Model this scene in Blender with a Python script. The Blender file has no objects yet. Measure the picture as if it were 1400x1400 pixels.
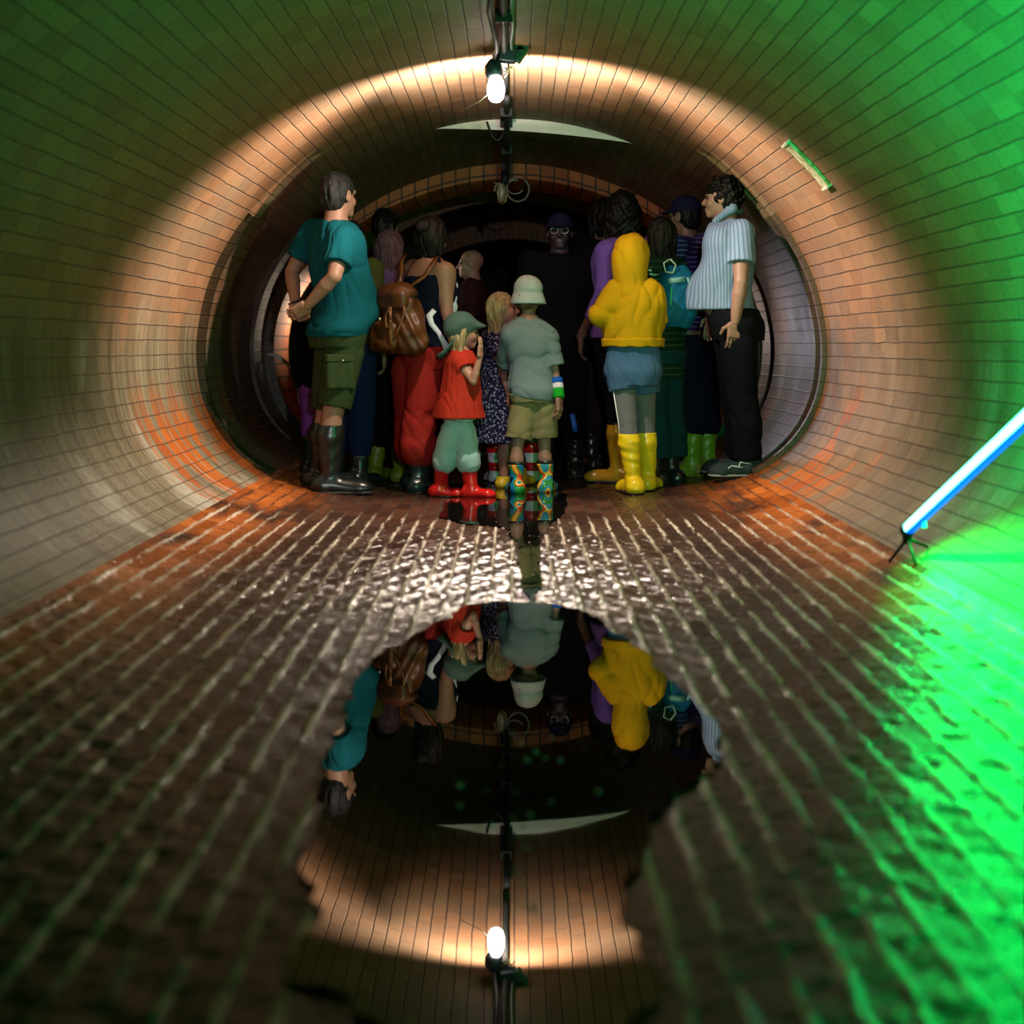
import bpy, math, random
import numpy as np
from mathutils import Vector, Matrix

random.seed(5); np.random.seed(5)
SC = bpy.context.scene
COL = SC.collection

# ------------------------------------------------------------------ camera
F, EYE, VX, VY = 2000.0, 0.83, 700.0, 470.0
cam_d = bpy.data.cameras.new('camera'); cam = bpy.data.objects.new('camera', cam_d); COL.objects.link(cam)
cam.location = (0, 0, EYE); cam.rotation_euler = (math.pi/2, 0, 0)
cam_d.sensor_width = 36; cam_d.lens = F/1400*36; cam_d.shift_y = -(700-VY)/1400; cam_d.clip_start = 0.05
cam_d.dof.use_dof = True; cam_d.dof.focus_distance = 8.0; cam_d.dof.aperture_fstop = 2.1
SC.camera = cam

# ------------------------------------------------------------------ world, exposure
wd = bpy.data.worlds.new('world'); SC.world = wd; wd.use_nodes = True
wd.node_tree.nodes['Background'].inputs[0].default_value = (0.5, 0.6, 0.8, 1)
wd.node_tree.nodes['Background'].inputs[1].default_value = 0.0
vs = SC.view_settings
SC.display_settings.display_device = 'sRGB'
vs.view_transform = 'Standard'; vs.look = 'None'; vs.gamma = 1.0; vs.use_curve_mapping = False
vs.exposure = 0.0
SC.cycles.use_denoising = True
SC.cycles.max_bounces = 6; SC.cycles.diffuse_bounces = 1; SC.cycles.glossy_bounces = 3
SC.cycles.sample_clamp_indirect = 4.0
SC.cycles.caustics_reflective = False; SC.cycles.caustics_refractive = False

BULB_STRENGTH = 28.0
THROW_POWER = 480.0
FILL_POWER = 440.0
GREEN_POWER = 46.0
GREEN_UP = 85.0
TUBE_STRENGTH = 17.0
BLUE_STRENGTH = 1.6
FAR_FILL_STRENGTH = 200.0
COOL_STRENGTH = 90.0

def W(px, py, d):
    """a point of the photograph at distance d"""
    return Vector(((px-VX)*d/F, d, EYE-(py-VY)*d/F))

# ------------------------------------------------------------------ object helpers
def link(name, mesh, parent=None, mat=None, smooth=True):
    o = bpy.data.objects.new(name, mesh); COL.objects.link(o)
    if parent is not None: o.parent = parent
    if mat is not None: mesh.materials.append(mat)
    if smooth: mesh.polygons.foreach_set('use_smooth', [True]*len(mesh.polygons))
    return o

def empty(name, loc, label=None, cat=None, group=None):
    o = bpy.data.objects.new(name, None); COL.objects.link(o); o.location = loc; o.empty_display_size = 0.1
    tag(o, label, cat, group); return o

def tag(o, label=None, cat=None, group=None, kind=None):
    if label: o['label'] = label
    if cat: o['category'] = cat
    if group: o['group'] = group
    if kind: o['kind'] = kind
    return o

class MB:
    def __init__(s): s.v = []; s.f = []
    def add(s, v, f):
        n = len(s.v); s.v += [tuple(p) for p in v]; s.f += [tuple(i+n for i in q) for q in f]; return s
    def box(s, c, size, R=None):
        x, y, z = [a/2 for a in size]; R = R or Matrix.Identity(3); c = Vector(c)
        v = [c + R @ Vector((sx*x, sy*y, sz*z)) for sx in (-1, 1) for sy in (-1, 1) for sz in (-1, 1)]
        return s.add(v, [(0,1,3,2), (4,6,7,5), (0,4,5,1), (2,3,7,6), (0,2,6,4), (1,5,7,3)])
    def tube(s, pts, r, n=10, cap=True):
        pts = [Vector(p) for p in pts]; m = len(pts)
        rr = r if isinstance(r, (list, tuple)) else [r]*m
        v = []; up = None
        for i, p in enumerate(pts):
            t = (pts[min(i+1, m-1)] - pts[max(i-1, 0)]).normalized()
            if up is None: up = Vector((0, 0, 1)) if abs(t.z) < .9 else Vector((1, 0, 0))
            a = t.cross(up).normalized(); up = a.cross(t).normalized()
            for k in range(n):
                w = 2*math.pi*k/n
                v.append(p + (a*math.cos(w) + up*math.sin(w))*rr[i])
        f = [(i*n+k, i*n+(k+1) % n, (i+1)*n+(k+1) % n, (i+1)*n+k) for i in range(m-1) for k in range(n)]
        if cap: f += [tuple(range(n-1, -1, -1)), tuple((m-1)*n+k for k in range(n))]
        return s.add(v, f)
    def strip(s, pts, w, t, side):
        """a flat strap of width w, thickness t along pts; side = width direction(s)"""
        pts = [Vector(p) for p in pts]; m = len(pts); v = []
        sd = side if isinstance(side, list) else [side]*m
        for i, p in enumerate(pts):
            tn = (pts[min(i+1, m-1)] - pts[max(i-1, 0)]).normalized()
            a = Vector(sd[i]); a = (a - tn*a.dot(tn)).normalized(); b = tn.cross(a)
            ww = w[i] if isinstance(w, (list, tuple)) else w
            v += [p+a*ww/2+b*t/2, p+a*ww/2-b*t/2, p-a*ww/2-b*t/2, p-a*ww/2+b*t/2]
        f = [(i*4+k, i*4+(k+1) % 4, i*4+4+(k+1) % 4, i*4+4+k) for i in range(m-1) for k in range(4)]
        f += [(3, 2, 1, 0), tuple((m-1)*4+k for k in range(4))]
        return s.add(v, f)
    def lathe(s, prof, c, R=None, n=16):
        R = R or Matrix.Identity(3); c = Vector(c); v = []; m = len(prof)
        for r, z in prof:
            for k in range(n):
                w = 2*math.pi*k/n
                v.append(c + R @ Vector((r*math.cos(w), r*math.sin(w), z)))
        f = [(i*n+k, i*n+(k+1) % n, (i+1)*n+(k+1) % n, (i+1)*n+k) for i in range(m-1) for k in range(n)]
        f += [tuple(range(n-1, -1, -1)), tuple((m-1)*n+k for k in range(n))]
        return s.add(v, f)
    def build(s, name, mat, parent=None, smooth=True, bevel=0):
        me = bpy.data.meshes.new(name); me.from_pydata(s.v, [], s.f); me.update()
        o = link(name, me, parent, mat, smooth)
        if bevel:
            b = o.modifiers.new('bevel', 'BEVEL'); b.width = bevel; b.segments = 2; b.limit_method = 'ANGLE'
        return o

def rot_to(d):
    return Vector((0, 0, 1)).rotation_difference(Vector(d)).to_matrix()

# ------------------------------------------------------------------ material helpers
def new_mat(name):
    m = bpy.data.materials.new(name); m.use_nodes = True
    nt = m.node_tree; b = nt.nodes['Principled BSDF']
    return m, nt, b

def nd(nt, typ, **kw):
    n = nt.nodes.new(typ)
    for k, v in kw.items():
        if k.startswith('i_'):
            key = k[2:]
            n.inputs[int(key) if key.isdigit() else key.replace('_', ' ')].default_value = v
        else: setattr(n, k, v)
    return n

def mth(nt, op, a, b=None, c=None, clamp=False):
    n = nt.nodes.new('ShaderNodeMath'); n.operation = op; n.use_clamp = clamp
    for i, x in enumerate((a, b, c)):
        if x is None: continue
        if isinstance(x, (int, float)): n.inputs[i].default_value = x
        else: nt.links.new(x, n.inputs[i])
    return n.outputs[0]

def mixc(nt, fac, a, b, mode='MIX'):
    n = nt.nodes.new('ShaderNodeMix'); n.data_type = 'RGBA'; n.blend_type = mode
    for i, x in ((0, fac), (6, a), (7, b)):
        if isinstance(x, (int, float)): n.inputs[i].default_value = x
        elif isinstance(x, tuple): n.inputs[i].default_value = (*x, 1) if len(x) == 3 else x
        else: nt.links.new(x, n.inputs[i])
    return n.outputs[2]

def ramp(nt, x, a, b, lo=0.0, hi=1.0):
    n = nt.nodes.new('ShaderNodeMapRange'); n.interpolation_type = 'SMOOTHSTEP'
    nt.links.new(x, n.inputs[0])
    n.inputs[1].default_value = a; n.inputs[2].default_value = b; n.inputs[3].default_value = lo; n.inputs[4].default_value = hi
    return n.outputs[0]

def noise(nt, vec, scale, detail=3, rough=.55, dist=0):
    n = nd(nt, 'ShaderNodeTexNoise'); n.inputs['Scale'].default_value = scale
    n.inputs['Detail'].default_value = detail; n.inputs['Roughness'].default_value = rough; n.inputs['Distortion'].default_value = dist
    if vec is not None: nt.links.new(vec, n.inputs['Vector'])
    return n

def mapv(nt, vec, scale=(1, 1, 1), loc=(0, 0, 0)):
    n = nd(nt, 'ShaderNodeMapping'); n.inputs['Scale'].default_value = scale; n.inputs['Location'].default_value = loc
    nt.links.new(vec, n.inputs['Vector']); return n.outputs[0]

def simple(name, col, rough=.6, metal=0.0, spec=.5, bump=0.0, bscale=60, emit=None, estr=0):
    m, nt, b = new_mat(name)
    tc = nd(nt, 'ShaderNodeTexCoord')
    nz = noise(nt, tc.outputs['Object'], bscale, 3)
    c = mixc(nt, nz.outputs[0], tuple(x*.82 for x in col), tuple(min(1, x*1.12) for x in col))
    nt.links.new(c, b.inputs['Base Color'])
    b.inputs['Roughness'].default_value = rough; b.inputs['Metallic'].default_value = metal
    b.inputs['Specular IOR Level'].default_value = spec
    if bump:
        bp = nd(nt, 'ShaderNodeBump'); bp.inputs['Strength'].default_value = bump; bp.inputs['Distance'].default_value = .004
        nt.links.new(nz.outputs[0], bp.inputs['Height']); nt.links.new(bp.outputs[0], b.inputs['Normal'])
    if emit:
        b.inputs['Emission Color'].default_value = (*emit, 1); b.inputs['Emission Strength'].default_value = estr
    return m

def glow(name, col, strength):
    m, nt, b = new_mat(name)
    b.inputs['Base Color'].default_value = (*col, 1)
    b.inputs['Emission Color'].default_value = (*col, 1); b.inputs['Emission Strength'].default_value = strength
    return m

def brick_mat(name, floor=False, clean=0.0, shade_mix=0.0, wash_=1.0):
    m, nt, b = new_mat(name)
    uv = nd(nt, 'ShaderNodeUVMap'); uv.uv_map = 'UVMap'
    U = uv.outputs[0]
    # wavering courses
    wn = noise(nt, mapv(nt, U, (5, 14, 1)), 1.0, 2)
    wv = nd(nt, 'ShaderNodeVectorMath', operation='MULTIPLY_ADD')
    nt.links.new(wn.outputs['Color'], wv.inputs[0]); wv.inputs[1].default_value = (.02, .013, 0); nt.links.new(U, wv.inputs[2])
    V = wv.outputs[0]
    def brick(c1, c2, mo, ms, sm, bias=0):
        n = nd(nt, 'ShaderNodeTexBrick'); n.offset = .5
        nt.links.new(V, n.inputs['Vector'])
        n.inputs['Color1'].default_value = (*c1, 1); n.inputs['Color2'].default_value = (*c2, 1); n.inputs['Mortar'].default_value = (*mo, 1)
        n.inputs['Scale'].default_value = 1; n.inputs['Mortar Size'].default_value = ms; n.inputs['Mortar Smooth'].default_value = sm
        n.inputs['Bias'].default_value = bias; n.inputs['Brick Width'].default_value = .215; n.inputs['Row Height'].default_value = .073
        return n
    br = brick((0, 0, 0), (1, 1, 1), (.5, .5, .5), .0035, .35)
    tone = br.outputs['Color']; mort = br.outputs['Fac']
    sep = nd(nt, 'ShaderNodeSeparateXYZ'); nt.links.new(V, sep.inputs[0])
    u, v = sep.outputs[0], sep.outputs[1]
    # the long bed joints, stronger than the cross joints, broken by noise
    fr = mth(nt, 'FRACT', mth(nt, 'DIVIDE', v, .073))
    dj = mth(nt, 'SUBTRACT', .5, mth(nt, 'ABSOLUTE', mth(nt, 'SUBTRACT', fr, .5)))
    jn = noise(nt, mapv(nt, U, (14, 14, 1)), 1.0, 3)
    bed = mth(nt, 'LESS_THAN', dj, ramp(nt, jn.outputs[0], .35, .8, .006, .06))
    bedw = ramp(nt, dj, .02, .07, 1, 0)
    big = noise(nt, mapv(nt, U, (1.3, 1.3, 1)), 1.0, 4).outputs[0]
    fine = noise(nt, mapv(nt, U, (60, 60, 1)), 1.0, 4, .65).outputs[0]
    tonef = nd(nt, 'ShaderNodeSeparateColor'); nt.links.new(tone, tonef.inputs[0]); tf = tonef.outputs[0]
    if floor:
        at = nd(nt, 'ShaderNodeVertexColor'); at.layer_name = 'course'
        asep = nd(nt, 'ShaderNodeSeparateColor'); nt.links.new(at.outputs[0], asep.inputs[0])
        tf, lime, crs = asep.outputs[0], asep.outputs[1], asep.outputs[2]
        base = mixc(nt, tf, (.026, .0125, .008), (.066, .025, .013))
        base = mixc(nt, ramp(nt, big, .35, .7, 0, .5), base, (.045, .024, .018))
        base = mixc(nt, ramp(nt, fine, .35, .7, 0, .6), base, (.022, .012, .009))
        # orange scrubbed bricks towards the edges of the invert
        edge = ramp(nt, mth(nt, 'ABSOLUTE', v), .85, 1.3)
        on = noise(nt, mapv(nt, U, (1.1, 4, 1), (3, 1, 0)), 1.0, 3).outputs[0]
        base = mixc(nt, mth(nt, 'MULTIPLY', edge, ramp(nt, on, .32, .52)), base, mixc(nt, tf, (.26, .062, .010), (.42, .12, .022)))
        base = mixc(nt, mth(nt, 'MULTIPLY', crs, .7), base, (.02, .012, .01))
        base = mixc(nt, lime, base, mixc(nt, ramp(nt, mth(nt, 'ADD', u, mth(nt, 'MULTIPLY', big, .8)), 7.0, 7.5), (.60, .52, .42), (.035, .025, .02)))  # mortar coloured pale for lamp glints on the near side, dark beyond the lamp
        rough = ramp(nt, mth(nt, 'ADD', fine, mth(nt, 'MULTIPLY', tf, .35)), .45, 1.0, .20, .38)
        rough = mth(nt, 'SUBTRACT', rough, mth(nt, 'MULTIPLY', lime, .05))
        wet = at.outputs[1]
        rough = mth(nt, 'MULTIPLY', rough, mth(nt, 'SUBTRACT', 1, mth(nt, 'MULTIPLY', wet, .35)))
        hgt = fine
        nt.links.new(mth(nt, 'ADD', mth(nt, 'ADD', .24, mth(nt, 'MULTIPLY', wet, .76)), mth(nt, 'MULTIPLY', lime, .5), None, True), b.inputs['Specular IOR Level'])
        dist, strg = .004, .8
    else:
        base = mixc(nt, tf, (.20, .088, .040), (.30, .145, .07))
        base = mixc(nt, ramp(nt, fine, .3, .75, 0, .35), base, (.09, .045, .025))
        grime = ramp(nt, big, .38, .68, 0, .65 * (1-clean))
        base = mixc(nt, grime, base, (.17, .125, .08))
        # lime wash and run-off streaks low on the haunches
        av = mth(nt, 'ABSOLUTE', v)
        lowj = noise(nt, mapv(nt, U, (3, .8, 1), (2, 9, 0)), 1.0, 3).outputs[0]
        low = ramp(nt, mth(nt, 'ADD', av, mth(nt, 'MULTIPLY', lowj, .9)), 2.95, 2.55)
        st = noise(nt, mapv(nt, U, (9, .55, 1)), 1.0, 5, .6).outputs[0]
        st2 = noise(nt, mapv(nt, U, (34, 1.2, 1), (4, 2, 0)), 1.0, 3, .6).outputs[0]
        sm = mth(nt, 'MULTIPLY', low, ramp(nt, mth(nt, 'ADD', mth(nt, 'MULTIPLY', st, .65), mth(nt, 'MULTIPLY', st2, .35)), .42, .60))
        st3 = noise(nt, mapv(nt, U, (2.2, 1.1, 1), (6, 1, 0)), 1.0, 5, .6).outputs[0]
        wash = mixc(nt, ramp(nt, mth(nt, 'ADD', mth(nt, 'MULTIPLY', st2, .5), mth(nt, 'MULTIPLY', st, .5)), .36, .66), (.085, .068, .038), (.20, .175, .115))
        wash = mixc(nt, ramp(nt, st3, .52, .68, 0, .8), wash, (.36, .34, .28))
        low = mth(nt, 'MULTIPLY', low, ramp(nt, st, .40, .62, wash_*.6, wash_) if wash_ < 1 else 1.0)
        if wash_ < 1:
            low0 = ramp(nt, mth(nt, 'ADD', av, mth(nt, 'MULTIPLY', lowj, .9)), 3.0, 2.6)
            base = mixc(nt, mth(nt, 'MULTIPLY', low0, ramp(nt, st3, .3, .6, .25, .8)), base, mixc(nt, tf, (.055, .032, .020), (.13, .070, .040)))
        base = mixc(nt, mth(nt, 'MULTIPLY', low, mth(nt, 'SUBTRACT', 1, mth(nt, 'MULTIPLY', ramp(nt, fine, .5, .7), .35))), base, wash)
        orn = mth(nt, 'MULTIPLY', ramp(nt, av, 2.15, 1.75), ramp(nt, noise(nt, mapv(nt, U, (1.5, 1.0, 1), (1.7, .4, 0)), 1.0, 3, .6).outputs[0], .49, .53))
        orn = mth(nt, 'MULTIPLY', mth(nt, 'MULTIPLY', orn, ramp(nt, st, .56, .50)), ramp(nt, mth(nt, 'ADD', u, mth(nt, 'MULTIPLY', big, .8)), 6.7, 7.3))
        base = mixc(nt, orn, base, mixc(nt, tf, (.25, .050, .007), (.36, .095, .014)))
        bed = mth(nt, 'MULTIPLY', bed, mth(nt, 'SUBTRACT', 1, mth(nt, 'MULTIPLY', low, ramp(nt, st3, .35, .6, .2, .9))))
        bedw = mth(nt, 'MULTIPLY', bedw, mth(nt, 'SUBTRACT', 1, mth(nt, 'MULTIPLY', low, .6)))
        if shade_mix: base = mixc(nt, shade_mix, base, (.012, .010, .010))  # tunnel shade put into the brick colour
        base = mixc(nt, mth(nt, 'MULTIPLY', bed, .8), base, (.045, .032, .024))
        base = mixc(nt, mth(nt, 'MULTIPLY', mort, .7), base, (.07, .048, .036))
        rough = mth(nt, 'SUBTRACT', ramp(nt, fine, .3, .7, .55, .8), mth(nt, 'MULTIPLY', low, .25))
        hgt = mth(nt, 'ADD', mth(nt, 'MULTIPLY', mth(nt, 'SUBTRACT', 1, mort), .4), mth(nt, 'MULTIPLY', tf, .4))
        hgt = mth(nt, 'ADD', hgt, mth(nt, 'MULTIPLY', fine, .3))
        hgt = mth(nt, 'SUBTRACT', hgt, mth(nt, 'MULTIPLY', bedw, .7))
        b.inputs['Specular IOR Level'].default_value = .4
        dist, strg = .006, .8
    nt.links.new(base, b.inputs['Base Color']); nt.links.new(rough, b.inputs['Roughness'])
    bp = nd(nt, 'ShaderNodeBump'); bp.inputs['Strength'].default_value = strg; bp.inputs['Distance'].default_value = dist
    nt.links.new(hgt, bp.inputs['Height']); nt.links.new(bp.outputs[0], b.inputs['Normal'])
    return m

# ------------------------------------------------------------------ tunnel profile
PR = [(0, 0), (.5, .0), (1.0, .025), (1.33, .095), (1.56, .25), (1.70, .46), (1.755, .70), (1.745, .95),
      (1.665, 1.24), (1.50, 1.52), (1.27, 1.77), (.98, 1.985), (.66, 2.13), (.33, 2.22), (0, 2.25)]
def _smooth(pts, n):
    full = [(-pts[1][0], pts[1][1])] + pts + [(-pts[-2][0], pts[-2][1])]
    out = []
    for i in range(1, len(full)-2):
        p0, p1, p2, p3 = [np.array(full[i+k-1], float) for k in range(4)]
        for t in np.linspace(0, 1, n, endpoint=False):
            out.append(.5*((2*p1)+(-p0+p2)*t+(2*p0-5*p1+4*p2-p3)*t*t+(-p0+3*p1-3*p2+p3)*t**3))
    out.append(np.array(pts[-1], float))
    return np.array(out)
HALF = _smooth(PR, 10)
_seg = np.r_[0, np.cumsum(np.linalg.norm(np.diff(HALF, axis=0), axis=1))]
STOT = _seg[-1]
def prof(s):
    """the point (x, z) of the cross-section at arc length s from the invert; negative s is the left side"""
    a = min(abs(s), STOT); x = np.interp(a, _seg, HALF[:, 0]); z = np.interp(a, _seg, HALF[:, 1])
    return (math.copysign(x, s), z)
def pnorm(s):
    e = .01; a = prof(s-e if s > 0 else s+e); b_ = prof(s+e if s > 0 else s-e)
    x, z = prof(s)
    if abs(s) < .02: return (0, 1)
    if abs(s) > STOT-.02: return (0, -1)
    t = Vector((b_[0]-a[0], b_[1]-a[1])).normalized(); n = Vector((-t.y, t.x))
    if n.dot(Vector((-x, .9-z))) < 0: n = -n
    return (n.x, n.y)
def floor_z(x):
    i = np.argmax(HALF[:, 0] > abs(x)); return float(np.interp(abs(x), HALF[:i+1, 0], HALF[:i+1, 1]))

S_FLOOR, S_WALL = 1.36, 3.05
def drop_at(x, crown): return crown
def sweep(name, s0, s1, stations, mat, ds=.03, cres=None):
    """a strip of lining between arc lengths s0..s1; stations = (y, inward offset, crown drop)"""
    ns = max(2, int(round((s1-s0)/ds))+1); ss = np.linspace(s0, s1, ns)
    v = []; uvs = []; yacc = 0
    P = [prof(s) for s in ss]; N = [pnorm(s) for s in ss]
    for k, (y, off, dr) in enumerate(stations):
        if k: yacc += math.hypot(y-stations[k-1][0], max(abs(off-stations[k-1][1]), 0))
        else: yacc = y
        for s, (x, z), (nx, nz) in zip(ss, P, N):
            up = max(0.0, min(1.0, (z-.8)/1.45))
            up = up*up*(3-2*up)
            zz = z+off*nz - dr*up
            if cres and y >= cres[0]:
                xx = (x-cres[1])/cres[2]
                if z > 1.5 and abs(xx) < 1: zz -= cres[3]*(1-xx*xx)
            v.append((x+off*nx, y, zz)); uvs.append((yacc, s))
    f = []
    for k in range(len(stations)-1):
        for i in range(ns-1):
            a = k*ns+i; f.append((a, a+ns, a+ns+1, a+1))
    me = bpy.data.meshes.new(name); me.from_pydata(v, [], f); me.update()
    ul = me.uv_layers.new(name='UVMap')
    li = np.empty(len(me.loops), dtype=np.int32); me.loops.foreach_get('vertex_index', li)
    ul.data.foreach_set('uv', np.array(uvs, dtype=np.float32)[li].ravel())
    o = link(name, me, None, mat, True)
    o['kind'] = 'structure'
    if any(abs(a[1]-c[1]) > .01 for a, c in zip(stations, stations[1:])) or cres:
        es = o.modifiers.new('edges', 'EDGE_SPLIT'); es.split_angle = math.radians(40)
    return o

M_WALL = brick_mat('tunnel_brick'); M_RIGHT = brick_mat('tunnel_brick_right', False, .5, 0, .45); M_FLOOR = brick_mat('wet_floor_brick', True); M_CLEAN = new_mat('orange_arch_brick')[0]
def _arch():
    nt = M_CLEAN.node_tree; b = nt.nodes['Principled BSDF']; uv = nd(nt, 'ShaderNodeUVMap'); uv.uv_map = 'UVMap'
    n = nd(nt, 'ShaderNodeTexBrick'); n.offset = 0; nt.links.new(uv.outputs[0], n.inputs['Vector'])
    for k_, v_ in (('Color1', (.30, .070, .014, 1)), ('Color2', (.46, .125, .028, 1)), ('Mortar', (.04, .02, .012, 1)), ('Scale', 1), ('Mortar Size', .007), ('Mortar Smooth', .2), ('Brick Width', .34), ('Row Height', .105)): n.inputs[k_].default_value = v_
    nt.links.new(n.outputs[0], b.inputs['Base Color']); b.inputs['Roughness'].default_value = .7
    bp = nd(nt, 'ShaderNodeBump'); bp.invert = True; bp.inputs['Distance'].default_value = .008; nt.links.new(n.outputs['Fac'], bp.inputs['Height']); nt.links.new(bp.outputs[0], b.inputs['Normal'])
_arch()
M_SHADE = brick_mat('shade_dark_brick', False, .4, .72); M_SHADE_PALE = brick_mat('half_shade_brick_right', False, .4, .35)  # copies of the wall brick, darkened to paint the shade past the groove
M_RIM = simple('dark_groove_iron', (.05, .045, .045), .35, .3, .5, .5, 40)

def lin(y0, y1, off, dr, step=.25):
    n = max(1, int(round((y1-y0)/step))); return [(y0+(y1-y0)*i/n, off, dr) for i in range(n+1)]
FL = lin(-2.5, 24, 0, 0, .5)
def lay_floor():
    rs = np.random.RandomState(4)
    us = np.r_[np.arange(-2.5, .8, .1), np.arange(.8, 10.9, .0125), np.arange(10.9, 24.01, .1)]
    ss = np.linspace(-S_FLOOR, S_FLOOR, 2*168+1); nu, nv = len(us), len(ss)
    Pz = np.array([prof(q) for q in ss]); Nn = np.array([pnorm(q) for q in ss])
    u = us[:, None]; v = ss[None, :]
    row0 = np.floor(v/.073+.5)
    wob = sum(.0012*np.sin(u*f+row0*ph) for f, ph in ((5.1, 2.3), (11.7, 4.1), (23.0, 1.7)))
    vw = v+wob; row = np.floor(vw/.073); fv = vw/.073-row
    bu = (u+.03*np.sin(row*12.9))/.215 + .5*(row % 2); bi = np.floor(bu); fu = bu-bi
    R_ = (row.astype(int)+60) % 997; B_ = (bi.astype(int)+60) % 991
    tab = rs.uniform(-1, 1, (4, 997, 157)); g = lambda k: tab[k, R_, B_ % 157]
    hz = g(0)*.0008 + (fu-.5)*g(1)*.0055 + (fv-.5)*g(2)*.004
    dl = np.minimum(fv, 1-fv)*.073; dc = np.minimum(fu, 1-fu)*.215
    brk = np.clip(.8+.45*np.sin(u*3.1+row*2.7)+.5*np.sin(u*7.7+row*5.1)+.35*np.sin(u*19+row*1.3), 0, 1)
    lj = np.clip(1-dl/.0085, 0, 1); cj = np.clip(1-dc/.010, 0, 1)*(1-lj)
    lim = np.clip(lj*1.6, 0, 1)*brk; lrip = lj*(.0026*np.sin(u*88+row*2.1)+.0022*np.sin(u*131+row*4.4)+.0020*np.sin(u*57+row*1.3))
    rip = sum(a*np.sin(u*f1+v*f2+p_) for a, f1, f2, p_ in ((.0008, 61, 23, 1), (.0008, 97, -41, 2), (.0007, 143, 77, 4), (.0007, 120, -95, 5), (.0008, 39, 60, 3)))
    wetz = np.clip((u-4.3)/.5, 0, 1)*np.clip((6.85+.12*np.sin(v*9)-u)/.12, 0, 1)*np.exp(-(v/.95)**2)
    rip = rip*(1+2.0*wetz)
    rnd = np.random.RandomState(9).normal(size=(nu, nv))*.0004
    hz = hz*(1-lj)*(1-.6*cj) + lrip + lim*.0042 - cj*.0008 + rip*(1-lj) + rnd
    hz *= ((u > .75) & (u < 10.9)) * np.clip((S_FLOOR-np.abs(v))/.03, 0, 1)
    hz = np.maximum(hz, -.006)
    X = Pz[None, :, 0]+Nn[None, :, 0]*hz; Z = Pz[None, :, 1]+Nn[None, :, 1]*hz; Y = np.broadcast_to(u, hz.shape)
    co = np.stack([X, Y, Z], -1).reshape(-1, 3).astype(np.float32)
    k, i = np.meshgrid(np.arange(nu-1), np.arange(nv-1), indexing='ij'); a = (k*nv+i).ravel()
    Q = np.stack([a, a+1, a+nv+1, a+nv], 1).astype(np.int32)
    me = bpy.data.meshes.new('floor'); me.vertices.add(len(co)); me.vertices.foreach_set('co', co.ravel())
    me.loops.add(Q.size); me.loops.foreach_set('vertex_index', Q.ravel()); me.polygons.add(len(Q)); me.polygons.foreach_set('loop_start', np.arange(0, Q.size, 4, dtype=np.int32))
    me.update(calc_edges=True); me.validate()
    ul = me.uv_layers.new(name='UVMap'); uv_ = np.stack([Y, np.broadcast_to(v, hz.shape)], -1).reshape(-1, 2).astype(np.float32)
    ul.data.foreach_set('uv', uv_[Q.ravel()].ravel())
    ca = me.color_attributes.new('course', 'FLOAT_COLOR', 'POINT')
    ca.data.foreach_set('color', np.stack([g(3)*.5+.5, lim, cj, wetz*np.ones_like(lim)], -1).reshape(-1).astype(np.float32))
    tag(link('floor', me, None, M_FLOOR, True), kind='structure')
lay_floor()
A = lin(-2.5, 8.15, 0, 0)
sweep('wall_left', -S_WALL, -S_FLOOR, A, M_WALL)
sweep('wall_right', S_FLOOR, S_WALL, A, M_RIGHT)
def sweep_ceiling(name, st, mat, cres=None, s_low=S_WALL, fade=None):
    """across the crown from left to right"""
    n = 2*int(round((STOT-s_low)/.03))+1
    q = np.linspace(-1, 1, n); v = []; uvs = []; yacc = 0
    for k, (y, off, dr) in enumerate(st):
        off0 = off
        yacc = y if not k else yacc + math.hypot(y-st[k-1][0], max(abs(off-st[k-1][1]), abs(dr-st[k-1][2])))
        for t in q:
            s = (STOT - abs(t)*(STOT-s_low))*(1 if t >= 0 else -1)
            x, z = prof(s); nx, nz = pnorm(s)
            if abs(t) < 1e-6: x = 0.0
            if fade: off = off0*max(0.0, min(1.0, (s_low+fade-abs(s))/fade))
            up = max(0.0, min(1.0, (z-.8)/1.45)); up = up*up*(3-2*up)
            zz = z+off*nz-dr*up
            if cres and y > cres[0] - (0 if cres[4] != k else 1) and k >= cres[4]:
                xx = (x-cres[1])/cres[2]
                if abs(xx) < 1: zz -= cres[3]*(1-xx*xx)*max(0.0, min(1.0, (10.3-y)/1.1))
            v.append((x+off*nx, y, zz)); uvs.append((yacc, 2*STOT - s if s > 0 else -s))
    f = [(k*n+i, k*n+i+1, (k+1)*n+i+1, (k+1)*n+i) for k in range(len(st)-1) for i in range(n-1)]
    f = [q_[::-1] for q_ in f]
    me = bpy.data.meshes.new(name); me.from_pydata(v, [], f); me.update()
    ul = me.uv_layers.new(name='UVMap')
    li = np.empty(len(me.loops), dtype=np.int32); me.loops.foreach_get('vertex_index', li)
    ul.data.foreach_set('uv', np.array(uvs, dtype=np.float32)[li].ravel())
    o = link(name, me, None, mat, True); o['kind'] = 'structure'
    es = o.modifiers.new('edges', 'EDGE_SPLIT'); es.split_angle = math.radians(40)
    return o
sweep_ceiling('ceiling', A, M_WALL)
# gate groove across the tunnel just in front of the visitors
G = [(8.15, 0, 0), (8.15, .03, 0), (8.20, .03, 0), (8.20, -.13, 0), (8.36, -.13, 0), (8.36, .025, 0), (8.41, .025, 0), (8.41, 0, 0)]
for nm, a, c in (('trim_1', -S_WALL, -S_FLOOR), ('trim_2', S_FLOOR, S_WALL)): sweep(nm, a, c, G if a > 0 else [(y, 0, d) for y, o, d in G], M_SHADE if a > 0 else M_WALL)
sweep_ceiling('trim_3', G, M_WALL, fade=.55)
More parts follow.
